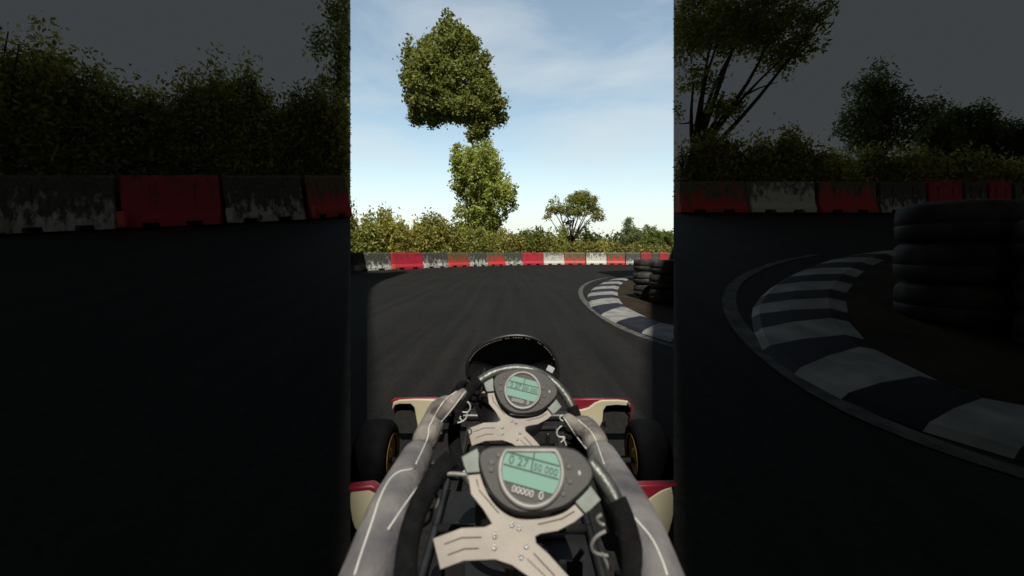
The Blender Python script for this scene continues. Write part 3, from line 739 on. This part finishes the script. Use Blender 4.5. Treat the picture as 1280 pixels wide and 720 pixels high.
# steering wheels ----------------------------------------------------------
def steering(pm, Yw, tilt, open_top, parent_label):
    # pm maps the drawn outline to where this wheel stands
    cpx, cpy = pm(645, 534)
    O = P(cpx, cpy, Yw)
    view = (Vector((0, 0, H))-O).normalized()
    Nn = Vector((0, -math.cos(R(tilt)), math.sin(R(tilt)))); U = Vector((1, 0, 0)); V = Nn.cross(U)
    MW = Matrix.Translation(O) @ Matrix((U, V, Nn)).transposed().to_4x4()
    MI = MW.inverted()
    def q(x, y):
        x, y = pm(x, y)
        d = P(x, y, 1.0)-Vector((0, 0, H)); t = (O-Vector((0, 0, H))).dot(Nn)/d.dot(Nn)
        l = MI @ (Vector((0, 0, H))+d*t); return (l.x, l.y)
    Q = lambda l: [q(*p) for p in l]
    # rim centre line: fitted ellipse turned into plane coordinates, then a true circle
    rad = .5*(abs(q(727, 534)[0])+abs(q(563, 534)[0]))-.011
    cu = (q(727, 534)[0]+q(563, 534)[0])/2; cv = q(645, 461.5)[1]-rad
    def rim(a, dz=0): return Vector((cu+rad*math.cos(R(a)), cv+rad*math.sin(R(a)), .006+dz))
    bm = bmesh.new()
    if open_top:
        tube(bm, [rim(a) for a in np.linspace(46, -222, 90)], .0115, 14)
    else:
        tube(bm, [rim(a) for a in np.linspace(0, 357, 120)], .0115, 14, closed=True)
    me_o = bm_obj('steering_wheel', bm, kart, ['silver'], True)
    me_o['label'] = parent_label
    me_o.matrix_local = Matrix.Translation(-KO) @ MW
    def sub(name, me, mats): return obj(name, me, me_o, mats)
    def subbm(name, bm, mats, smooth=False): return bm_obj(name, bm, me_o, mats, smooth)
    for a0, a1 in (((128, 215), (-62, 21)) if not open_top else ((132, 222), (-72, 22))):
        bm = bmesh.new(); tube(bm, [rim(a) for a in np.linspace(a0, a1, 40)], .0155, 14); subbm('grip', bm, ['grip'], True)
    # spoke plate with slots and the four arms of the X
    outl = [(609, 484), (618, 484), (619.5, 492), (621, 501), (630, 511), (638, 518.6), (652, 520), (666, 520.4), (675, 517.6), (683.5, 510), (694, 501), (700, 509), (692, 517), (683.5, 524), (672, 530), (660, 532), (656, 534), (656.5, 539), (665.5, 547), (679, 562), (690, 577), (697, 588), (682, 597), (669, 578), (656, 565), (648, 559.5), (640, 554), (628, 550), (606, 551), (590, 557), (585, 536), (604.7, 528.7), (621, 528), (626.5, 525.5), (620, 515), (611.5, 504.5), (610, 494)]
    slots = [slot(Q([(592.3, 539.9), (604.7, 535.3), (618.8, 535)]), .0011), slot(Q([(594.5, 547.6), (606.6, 543.1), (616.9, 542.8)]), .0011),
             slot(Q([(615, 494), (617, 502), (631, 518.3)]), .0011), slot(Q([(658, 526), (675, 522), (684, 516.6)]), .0011), slot(Q([(655, 546), (669, 561), (680, 578)]), .0011), slot(Q([(650.5, 550), (663, 562), (673, 577)]), .0009)]
    me = flat('spoke_plate', [Q(outl)]+slots, .005, -.002, .0007)
    sub('spoke_plate', me, ['plate'])
    for pl_ in ([(605.5, 479.5), (615.5, 474), (618, 482), (619.5, 489), (609, 490), (607, 485)], [(684.5, 510.5), (694.5, 500), (701, 509), (694, 516), (691, 518)]):
        sub('clamp', flat('clamp', [Q(pl_)], .007, .0045, .0012), ['clamp'])
    for bx_, by_ in ((628, 534), (627.7, 542), (640, 526), (645, 528.3), (650, 541), (646.4, 548.5)):
        bm = bmesh.new(); c = q(bx_, by_); lathe(bm, [(0, .0036), (.0022, .0034), (.003, .0024), (.0022, .0016), (.0021, .0002)], 14, 'z', (c[0], c[1], .001)); subbm('bolt', bm, ['bolt'], True)
    # display
    hous = [(617, 476), (628, 467.5), (652, 463.5), (676, 467), (691, 480), (697, 494), (683, 508.5), (674, 515), (656, 518.5), (640, 517.5), (627, 507), (620, 492)]
    if open_top: hous = [(617.5, 480), (622, 475.5), (630, 474.2), (678, 474.2), (689, 480), (697, 494), (683, 508.5), (674, 515), (656, 518.5), (640, 517.5), (627, 507), (620, 492)]
    sub('display_housing', flat('display_housing', [smooth_poly(Q(hous), 2)], .016, .013, .003), ['housing'])
    dc = q(653, 490.3); dr = .5*(q(675.6, 490.3)[0]-q(630.4, 490.3)[0])
    vt0 = q(653, 474.6)[1]-dr*.10 if open_top else 9
    bm = bmesh.new(); tube(bm, [(dc[0]+dr*.94*math.cos(t), min(vt0, dc[1]+dr*.94*math.sin(t)), .024) for t in np.linspace(0, 2*math.pi, 80)[:-1]], dr*.085, 10, closed=True); subbm('display_bezel', bm, ['bezel'], True)
    vtop = q(653, 474.6)[1]-dr*.10 if open_top else 9
    ang = R(-14); ca, sa = math.cos(ang), math.sin(ang)
    def dd(x, y): return (dc[0]+dr*(x*ca-y*sa), dc[1]+dr*(x*sa+y*ca))
    disc = [(dc[0]+dr*.9*math.cos(t), min(vtop, dc[1]+dr*.9*math.sin(t))) for t in np.linspace(0, 2*math.pi, 60)[:-1]]
    sub('display_face', flat('display_face', [disc], .004, .022, .0004), ['housing'])
    scr = []
    for t in np.linspace(0, 2*math.pi, 80)[:-1]:
        x, y = .88*math.cos(t), .88*math.sin(t); y = max(-.46, min(.60, y)); p_ = dd(x, y); scr.append((p_[0], min(vtop, p_[1])))
    sub('screen', flat('screen', [scr], .002, .0253, .0003), ['lcd'])
    ink = [[dd(-.8, .32), dd(.8, .32), dd(.8, .285), dd(-.8, .285)], [dd(-.86, -.03), dd(.86, -.03), dd(.86, -.065), dd(-.86, -.065)], [dd(-.02, .59), dd(.02, .59), dd(.02, -.028), dd(-.02, -.028)]]
    tp = .5 if open_top else .59
    sub('screen_lines', flat('screen_lines', [[dd(-.8, .325), dd(-.022, .325), dd(-.022, .285), dd(-.8, .285)], [dd(.022, .325), dd(.8, .325), dd(.8, .285), dd(.022, .285)], [dd(-.84, -.03), dd(.84, -.03), dd(.84, -.07), dd(-.84, -.07)], [dd(-.02, tp), dd(.02, tp), dd(.02, -.028), dd(-.02, -.028)]], .0012, .0268, .0001), ['ink'])
    def text(s, x, y, size, mt):
        cu_ = bpy.data.curves.new('t', 'FONT'); cu_.body = s; cu_.size = dr*size; cu_.extrude = .0003; cu_.align_x = 'CENTER'; cu_.align_y = 'CENTER'
        t = bpy.data.objects.new('tmp', cu_); C.objects.link(t); bpy.context.view_layer.update()
        me = bpy.data.meshes.new_from_object(t.evaluated_get(bpy.context.evaluated_depsgraph_get())); bpy.data.objects.remove(t); bpy.data.curves.remove(cu_)
        p = dd(x, y); me.transform(Matrix.Translation((p[0], p[1], .0275)) @ Matrix.Rotation(ang, 4, 'Z')); me.materials.clear()
        sub('digits', me, [mt])
    text('0 27', -.42, .12, .34, 'ink'); text('50 000', .42, .10, .27, 'ink')
    text('00000', -.12, -.62, .26, 'bezel'); text('0', .42, -.60, .30, 'bezel')
    for bx_, by_ in ((631, 473.5 if not open_top else 479), (626.3, 481 if not open_top else 484), (625.8, 489), (678.5, 487), (679.5, 497), (675, 505.5)):
        bm = bmesh.new(); c = q(bx_, by_); lathe(bm, [(0, .0052), (.002, .005), (.0028, .0042), (.002, .0034), (.002, .0002)], 16, 'z', (c[0], c[1], .0205)); subbm('button', bm, ['button'], True)
    bm = bmesh.new(); c = q(686, 492); box(bm, (c[0], c[1], .022), (.004, .006, .002), .0008); subbm('indicator', bm, ['bezel'])
    # column
    hub = q(640, 538)
    bm = bmesh.new(); tube(bm, [(hub[0], hub[1], -.006), (hub[0], hub[1], -.03)], .03, 16); subbm('hub_boss', bm, ['steel'], True)
    bm = bmesh.new(); w0 = MW @ Vector((hub[0], hub[1], -.03)); w1 = Vector((w0.x-.005, w0.y+(.34 if not open_top else .22), .07)); tube(bm, [w0, w1], .010, 10); part('steering_column', bm, ['column'], True)
    return MW, rim
MW, rim = steering(lambda x, y: (x, y), 1.0, 32, False, 'far steering wheel with a full silver rim, held by the gloved hands')
K = 1.782
steering(lambda x, y: (640+(x-640)*K, 360+(y-360)*K), .56, 40, True, 'near steering yoke without top rim, large at the bottom of the picture')
# pedals and a loose wiring loom behind the plate
for s in (-1, 1):
    bm = bmesh.new(); tube(bm, [(s*.15, 1.1, .06), (s*.15, 1.02, .20), (s*.15+s*.03, 1.02, .24)], .007, 8); box(bm, (s*.15, 1.02, .19), (.06, .012, .05), .003); part('pedal', bm, ['steel'])
bm = bmesh.new(); box(bm, (-.42, -.12, .24), (.16, .26, .22), .03); tube(bm, [(-.42, -.2, .35), (-.42, -.2, .42)], .05, 16); part('engine', bm, ['steel'])
bm = bmesh.new(); tube(bm, [(-.62, -.62, .13), (-.3, -.66, .13), (.3, -.66, .13), (.62, -.62, .13)], .02, 10); part('rear_bumper', bm, ['steel'], True)
bm = bmesh.new(); box(bm, (-.055, 1.28, .20), (.12, .10, .17), .02); box(bm, (.11, 1.3, .19), (.13, .10, .15), .02); part('fuel_tank', bm, ['blackplastic'])
def wire(pts, Yw, r=.0022): 
    bm = bmesh.new(); tube(bm, [P(x, y, Yw) for x, y in smooth_poly(pts, 2, False)], r, 7); return bm
# ------------------------------------------------------------------ driver
PO = Vector((0, -.1, .12))
man = empty('person', PO); tag(man, 'kart driver in charcoal suit with grey and black gloves gripping the far steering wheel', 'person')
def skin(name, verts, edges, rads, mats, sub=2, parent=man, root=0, off=PO):
    me = bpy.data.meshes.new(name); me.from_pydata([tuple(Vector(v)-off) for v in verts], edges, [])
    t = bpy.data.objects.new(name, me); C.objects.link(t)
    md = t.modifiers.new('s', 'SKIN'); md.use_smooth_shade = True
    for i, r in enumerate(rads):
        me.skin_vertices[0].data[i].radius = (r, r) if not isinstance(r, tuple) else r
        me.skin_vertices[0].data[i].use_root = (i == root)
    m2 = t.modifiers.new('u', 'SUBSURF'); m2.levels = sub; m2.render_levels = sub
    bpy.context.view_layer.update()
    out = bpy.data.meshes.new_from_object(t.evaluated_get(bpy.context.evaluated_depsgraph_get()))
    bpy.data.objects.remove(t); bpy.data.meshes.remove(me)
    out.materials.clear(); out.name = name
    if parent is None: return out
    return obj(name, out, parent, mats, True)
wl = P(526, 562, .84); wr = P(747, 562, .84)
sv = [(0, -.10, .24), (0, -.06, .42), (0, .0, .62), (0, .0, .74), (0, -.10, .84), (0, -.17, .96)]
sr_ = [.15, .14, .15, .10, .055, .095]
se = [(0, 1), (1, 2), (2, 3), (3, 4), (4, 5)]
for s, w in ((-1, wl), (1, wr)):
    i = len(sv)
    sv += [(s*.17, .03, .70), (s*.22, .30, .53), (s*.20, .44, .52), tuple(w), (s*.12, .02, .22), (s*.21, .34, .40), (s*.15, .70, .16), (s*.15, .84, .10), (s*.15, .92, .16)]
    sr_ += [.065, .048, .045, .028, .09, .065, .042, .04, .03]
    se += [(2, i), (i, i+1), (i+1, i+2), (i+2, i+3), (0, i+4), (i+4, i+5), (i+5, i+6), (i+6, i+7), (i+7, i+8)]
skin('body', sv, se, sr_, ['suit'])
# helmet with visor
hc = Vector((0, -.19, .985))
bm = bmesh.new(); bmesh.ops.create_uvsphere(bm, u_segments=40, v_segments=24, radius=1)
bmesh.ops.transform(bm, matrix=Matrix.Translation(hc-PO) @ Matrix.Diagonal((.125, .15, .14, 1)), verts=bm.verts)
hm = bm_obj('helmet', bm, man, ['helmet'], True)
bm = bmesh.new(); g = []
for i in range(7):
    ph = R(-16+i*7); g.append([bm.verts.new(hc-PO+Vector((.128*math.sin(R(a))*math.cos(ph), .153*math.cos(R(a))*math.cos(ph), .143*math.sin(ph)))) for a in range(-78, 79, 6)])
for i in range(6):
    for j in range(len(g[0])-1): bm.faces.new((g[i][j], g[i][j+1], g[i+1][j+1], g[i+1][j]))
bm_obj('visor', bm, hm, ['visor'], True)
# gloves: palm, thumb and four separate fingers that close round the rim
def glove(side, angs, wrist, midpx, thumbpx, cuffpts):
    rm = lambda a: MW @ rim(a)
    Nn = (MW.to_3x3() @ Vector((0, 0, 1))).normalized(); ctr_ = MW @ Vector((0, 0, .006))
    # palm + back + cuff: chain seen from the driver
    vs = [Vector(wrist)]; ed = []; rd = [.031]
    for c in cuffpts: vs.append(Vector(c[0])); rd.append(c[1]); ed.append((len(vs)-2, len(vs)-1))
    # knuckle ridge and thumb rooted in the palm
    palm_i = len(vs)-1
    th = [Vector(t[0]) for t in thumbpx]
    pi = max(1, palm_i-1)
    last = pi
    for t in thumbpx:
        vs.append(Vector(t[0])); rd.append(t[1]); ed.append((last, len(vs)-1)); last = len(vs)-1
    m1 = skin('g', vs, ed, rd, [], 2, None, palm_i)
    bm = bmesh.new(); bm.from_mesh(m1)
    for f in bm.faces: f.material_index = 0
    n0 = len(bm.faces)
    lens = [.88, 1.0, .95, .78]
    for a, L in zip(angs, lens):
        c = rm(a); Ov = (c-ctr_); Ov = (Ov-Nn*Ov.dot(Nn)).normalized()
        root = vs[palm_i]*.5+(c+Ov*.030+Nn*.004)*.5
        ch = [root, c+Ov*.029-Nn*.004, c+Ov*.017-Nn*.026*L, c-Ov*.010-Nn*.027*L, c-Ov*.026*L-Nn*.004, c-Ov*.022*L+Nn*.012*L]
        mf = skin('f', ch, [(k, k+1) for k in range(5)], [.0105, .0105, .0098, .0092, .0086, .0068], [], 2, None, 0)
        b2 = bmesh.new(); b2.from_mesh(mf)
        for f in b2.faces: f.material_index = 1
        tmp = bpy.data.meshes.new('x'); b2.to_mesh(tmp); b2.free(); bm.from_mesh(tmp)
        bpy.data.meshes.remove(tmp); bpy.data.meshes.remove(mf)
    me = bpy.data.meshes.new('glove'); bm.to_mesh(me); bm.free()
    o = obj('glove', me, man, ['glove', 'grip'], True)
    return o
def surf_line(name, pts, target_pts, r, parent, mat='piping'):
    pass
Yg = .93
gl = glove(-1, [160, 153, 146, 139], wl, None,
   [(P(549, 521, .905), .019), (P(560, 508, .905), .0165), (P(573, 496, .915), .0135), (P(583, 487.5, .925), .009)],
   [(P(534, 543, .88), (.030, .026)), (P(543, 524, .92), (.029, .024)), (P(553, 507, .965), (.026, .021)), (P(564, 495, .985), (.018, .016))])
gr = glove(1, [8, 0, -8, -16], wr, None,
   [(P(728, 541, .905), .019), (P(719, 531, .90), .0165), (P(711, 524, .905), .0135), (P(705, 519, .915), .009)],
   [(P(743, 549, .88), (.030, .026)), (P(737, 538, .92), (.028, .024)), (P(730, 528, .965), (.024, .020)), (P(727, 522, .985), (.018, .016))])
# sleeves over the forearms
def sleeve(w, s, mid):
    vs = [w+(mid-w)*-.02, w.lerp(mid, .5), mid, Vector((s*.20, .44, .52)), Vector((s*.212, .36, .525))]
    return skin('sleeve', vs, [(0, 1), (1, 2), (2, 3), (3, 4)], [.0335, .035, .037, .042, .045], ['sleeve'])
midL = P(487, 640, .60); midR = P(798, 655, .60)
sl = sleeve(wl, -1, midL); sr2 = sleeve(wr, 1, midR)
# project piping onto the glove and sleeve surfaces
from mathutils.bvhtree import BVHTree
def piping(targets, pts, r=.0016, name='piping', parent=None, lift_=.0008):
    trees = []
    bpy.context.view_layer.update()
    eye = Vector((0, 0, H)); out = []
    for t in targets:
        vs = [t.matrix_world @ v.co for v in t.data.vertices]; trees.append(BVHTree.FromPolygons(vs, [p.vertices[:] for p in t.data.polygons]))
    pts = resample(smooth_poly(pts, 2, False), 40)
    last = None
    for x, y in pts:
        d = (P(x, y, 1)-eye).normalized(); best = None
        for tr in trees:
            h = tr.ray_cast(eye, d)
            if h[0] is not None and (best is None or h[3] < best[1]): best = (h[0]-d*lift_, h[3])
        if best and (last is None or (best[0]-last).length < .08): out.append(best[0]); last = best[0]
    if len(out) < 3: print('piping miss', pts[0], len(out)); return
    bm = bmesh.new(); tube(bm, out, r, 7)
    return bm_obj(name, bm, parent, ['piping'], True, PO)
piping([gl, sl], [(571, 489), (557, 498), (546, 514), (541, 525), (535.5, 534), (536, 545), (529, 561), (520, 580)], .0013, parent=gl)
piping([gl, sl], [(582, 489), (574.5, 499), (564, 513), (552, 527)], .0013, parent=gl)
piping([gr, sr2], [(703, 519), (712, 533), (720, 545), (733, 561)], .0013, parent=gr)
piping([gr, sr2], [(723, 525), (732, 533), (742, 543), (748, 560), (755, 580)], .0013, parent=gr)
piping([sl], [(518, 586), (492, 590), (475, 620), (466, 650), (452, 690), (443, 719)], .0014, parent=sl)
piping([sl], [(535, 592), (512, 622), (485, 662)], .0014, parent=sl)
piping([sr2], [(756, 640), (772, 668), (788, 700), (800, 719)], .0014, parent=sr2)
piping([sr2], [(776, 628), (800, 655), (815, 672), (828, 700), (834, 719)], .0014, parent=sr2)
# loose white piping loops of the palm print, on the dark side of each glove
def swirl(pts, Yw, parent, mp=lambda x, y: (x, y), r=.0014):
    q_ = [mp(x, y) for x, y in pts]
    bm = bmesh.new(); tube(bm, [P(x, y, Yw) for x, y in smooth_poly(q_, 2, False)], r, 7); bm_obj('palm_print', bm, parent, ['piping'], True, PO)
for pts in ([(582, 501), (587, 504), (588.5, 511), (584, 516), (576, 514.5)], [(584, 516), (583, 523), (578, 527), (572, 528.5)], [(578, 527), (573, 520), (576, 521)]):
    swirl(pts, .935, gl)
for pts in ([(703, 519), (699, 521.5), (702, 526), (706, 526)], [(707, 530), (699, 534), (695, 541), (698, 546.5), (708, 546)], [(703, 546), (706, 552), (708, 557)], [(701, 553), (708, 546)]):
    swirl(pts, .925, gr)
# brake hose loops behind the wheels
def hose(pts, Yw, r, mat='bezel'):
    bm = bmesh.new(); tube(bm, [P(x, y, Yw) for x, y in smooth_poly(pts, 2, False)], r, 8); part('cable', bm, [mat], True)
hose([(585, 497), (590, 491), (596, 490), (608, 491)], 1.06, .0028, 'stitch')
Z = lambda l: [(640+(x-640)*K, 360+(y-360)*K) for x, y in l]
hose(Z([(585, 497), (590, 491), (596, 490), (608, 491)]), .60, .0032, 'bezel')
hose(Z([(582, 501), (587, 504), (588.5, 511), (584, 516), (576, 514.5)]), .60, .0028, 'bezel')
hose(Z([(584, 516), (583, 523), (578, 527), (572, 528.5)]), .60, .0028, 'bezel')
hose(Z([(703, 519), (699, 521.5), (702, 526), (706, 526)]), .60, .0028, 'bezel')
hose(Z([(707, 530), (699, 534), (695, 541), (698, 546.5), (708, 548)]), .60, .0028, 'bezel')
hose(Z([(703, 546), (706, 552), (708, 557)]), .60, .0028, 'bezel')

# ------------------------------------------------------------------ unseen slabs added to shade the two banks
EL = 55; AZ = .05     # light travels forward and a little to the left
sun_dir = Vector((-AZ, 1, -math.tan(R(EL)))).normalized()
def shade_slab(poly, hz=20.0):  # added out of view, outlined so its shadow covers one bank
    k = hz/-sun_dir.z
    bm = bmesh.new(); off = -sun_dir*k
    top, bot = [], []
    ring = []
    for i, p in enumerate(poly):
        q_ = poly[(i+1) % len(poly)]; n_ = max(1, int(math.dist(p, q_)/2.0))
        ring += [(p[0]+(q_[0]-p[0])*k_/n_, p[1]+(q_[1]-p[1])*k_/n_) for k_ in range(n_)]
    cx = sum(p[0] for p in ring)/len(ring); cy = sum(p[1] for p in ring)/len(ring)
    rows = []
    nf = 9
    for lvl, sgn in ((0, 1), (1, -1)):
        prev = None
        for k_ in range(nf+1):
            f = 1-k_/nf*.98
            cur = []
            for (x, y) in ring:
                X, Yy = cx+(x-cx)*f+off.x, cy+(y-cy)*f+off.y
                th = (1-f**3)*4*(1 if sgn > 0 else .45)
                n_ = noise.noise(Vector((X*.25, Yy*.25, sgn*3)))*1.2*(1-f)
                cur.append(bm.verts.new((X, Yy, hz+sgn*(.15+th+n_))))
            if prev:
                for i in range(len(ring)): bm.faces.new((prev[i], prev[(i+1) % len(ring)], cur[(i+1) % len(ring)], cur[i]))
            prev = cur
            if k_ == 0: rows.append(cur)
    A, B = rows
    for i in range(len(ring)): bm.faces.new((A[i], A[(i+1) % len(ring)], B[(i+1) % len(ring)], B[i]))
    o = bm_obj('shade_slab', bm, None, ['shade_slab'], True); o['kind'] = 'structure'
shade_slab([(-.108, .3), (-.716, 2.0), (-2.15, 6), (-3.22, 9), (-3.95, 11.2), (-4.6, 14), (-5.2, 19.6), (-9.2, 20.6), (-16, 38), (-48, 38), (-48, -8), (-1.6, -8), (-.6, -.4)])
shade_slab([(.105, .3), (.694, 2.0), (2.08, 6), (3.02, 8.7), (3.5, 10), (4.2, 12.2), (4.4, 21), (9.8, 25), (15.5, 40), (50, 40), (50, -8), (1.6, -8), (.6, -.4)])

# ------------------------------------------------------------------ light and sky
sd = bpy.data.lights.new('sun', 'SUN'); sd.energy = 4.8; sd.angle = R(.4); sd.color = (1, .95, .86)
so = bpy.data.objects.new('sun', sd); C.objects.link(so); so.rotation_euler = sun_dir.to_track_quat('-Z', 'Y').to_euler()
w = bpy.data.worlds.new('World'); scene.world = w; w.use_nodes = True; nt = w.node_tree
bg = nt.nodes['Background']; L = nt.links.new
sky = N(nt, 'ShaderNodeTexSky', sky_type='NISHITA'); sky.sun_disc = False
sky.sun_elevation = R(EL); sky.sun_rotation = math.atan2(-sun_dir.x, -sun_dir.y); sky.air_density = 1.0; sky.dust_density = 1.0; sky.ozone_density = 1.2
tc = N(nt, 'ShaderNodeTexCoord'); sx = N(nt, 'ShaderNodeSeparateXYZ'); L(tc.outputs['Generated'], sx.inputs[0])
def mth(op, a, b_=None, c=None, clamp=False):
    n = N(nt, 'ShaderNodeMath', operation=op); n.use_clamp = clamp
    for i, v in enumerate((a, b_, c)):
        if v is None: continue
        if isinstance(v, (int, float)): n.inputs[i].default_value = v
        else: L(v, n.inputs[i])
    return n.outputs[0]
# thin high cloud, streaked sideways
mp = N(nt, 'ShaderNodeMapping'); mp.inputs['Scale'].default_value = (1.6, 1.6, 5.5); mp.inputs['Location'].default_value = (3.1, 0, .7); L(tc.outputs['Generated'], mp.inputs[0])
no = N(nt, 'ShaderNodeTexNoise'); no.inputs['Scale'].default_value = 1.5; no.inputs['Detail'].default_value = 7; no.inputs['Roughness'].default_value = .55; no.inputs['Distortion'].default_value = .4
L(mp.outputs[0], no.inputs['Vector'])
cr = N(nt, 'ShaderNodeValToRGB'); cr.color_ramp.elements[0].position = .44; cr.color_ramp.elements[1].position = .72; L(no.outputs['Fac'], cr.inputs['Fac'])
hz = mth('SUBTRACT', 1.0, mth('MULTIPLY', sx.outputs['Z'], 3.2), clamp=True)
hz = mth('POWER', hz, 1.5)
fac = mth('MAXIMUM', mth('MULTIPLY_ADD', cr.outputs['Color'], .5, .04), mth('MULTIPLY', hz, .9))
mixc = N(nt, 'ShaderNodeMix', data_type='RGBA'); mixc.inputs[7].default_value = (7.4, 7.9, 8.0, 1)
L(fac, mixc.inputs[0]); 
skc = N(nt, 'ShaderNodeMix', data_type='RGBA', blend_type='MULTIPLY'); skc.inputs[0].default_value = 1; skc.inputs[7].default_value = (2.5, 2.3, 1.8, 1)
L(sky.outputs[0], skc.inputs[6]); L(skc.outputs[2], mixc.inputs[6])
# sky colour darkened to dim both flanks of the clear gap
ratio = mth('DIVIDE', mth('ABSOLUTE', sx.outputs['X']), mth('MAXIMUM', sx.outputs['Y'], .0001))
dark = mth('DIVIDE', mth('SUBTRACT', ratio, EDGE-.0008), .0016, clamp=True)
back = mth('LESS_THAN', sx.outputs['Y'], 0.0)
dk = mth('MAXIMUM', dark, back)
oc = N(nt, 'ShaderNodeMix', data_type='RGBA'); oc.inputs[7].default_value = (.46, .51, .53, 1); L(dk, oc.inputs[0]); L(mixc.outputs[2], oc.inputs[6])
oc2 = N(nt, 'ShaderNodeMix', data_type='RGBA'); L(hz, oc2.inputs[0]); oc2.inputs[6].default_value = (.45, .51, .545, 1); oc2.inputs[7].default_value = (.60, .61, .60, 1)
L(oc2.outputs[2], oc.inputs[7])
L(oc.outputs[2], bg.inputs['Color']); bg.inputs['Strength'].default_value = .1
bg.inputs['Strength'].default_value = .1

# ------------------------------------------------------------------ camera
cd = bpy.data.cameras.new('camera'); cam = bpy.data.objects.new('camera', cd); C.objects.link(cam)
cam.location = (0, 0, H); cam.rotation_euler = (R(90), 0, 0)
cd.sensor_width = 36; cd.lens = F/1280*36; cd.shift_y = -(360-HY)/1280
cd.clip_start = .01; cd.clip_end = 3000
cd.dof.use_dof = True; cd.dof.focus_distance = 4.0; cd.dof.aperture_fstop = 3.4
scene.camera = cam
vs_ = scene.view_settings; vs_.view_transform = 'Standard'; vs_.look = 'None'; vs_.gamma = 1; vs_.exposure = 0; vs_.use_curve_mapping = False
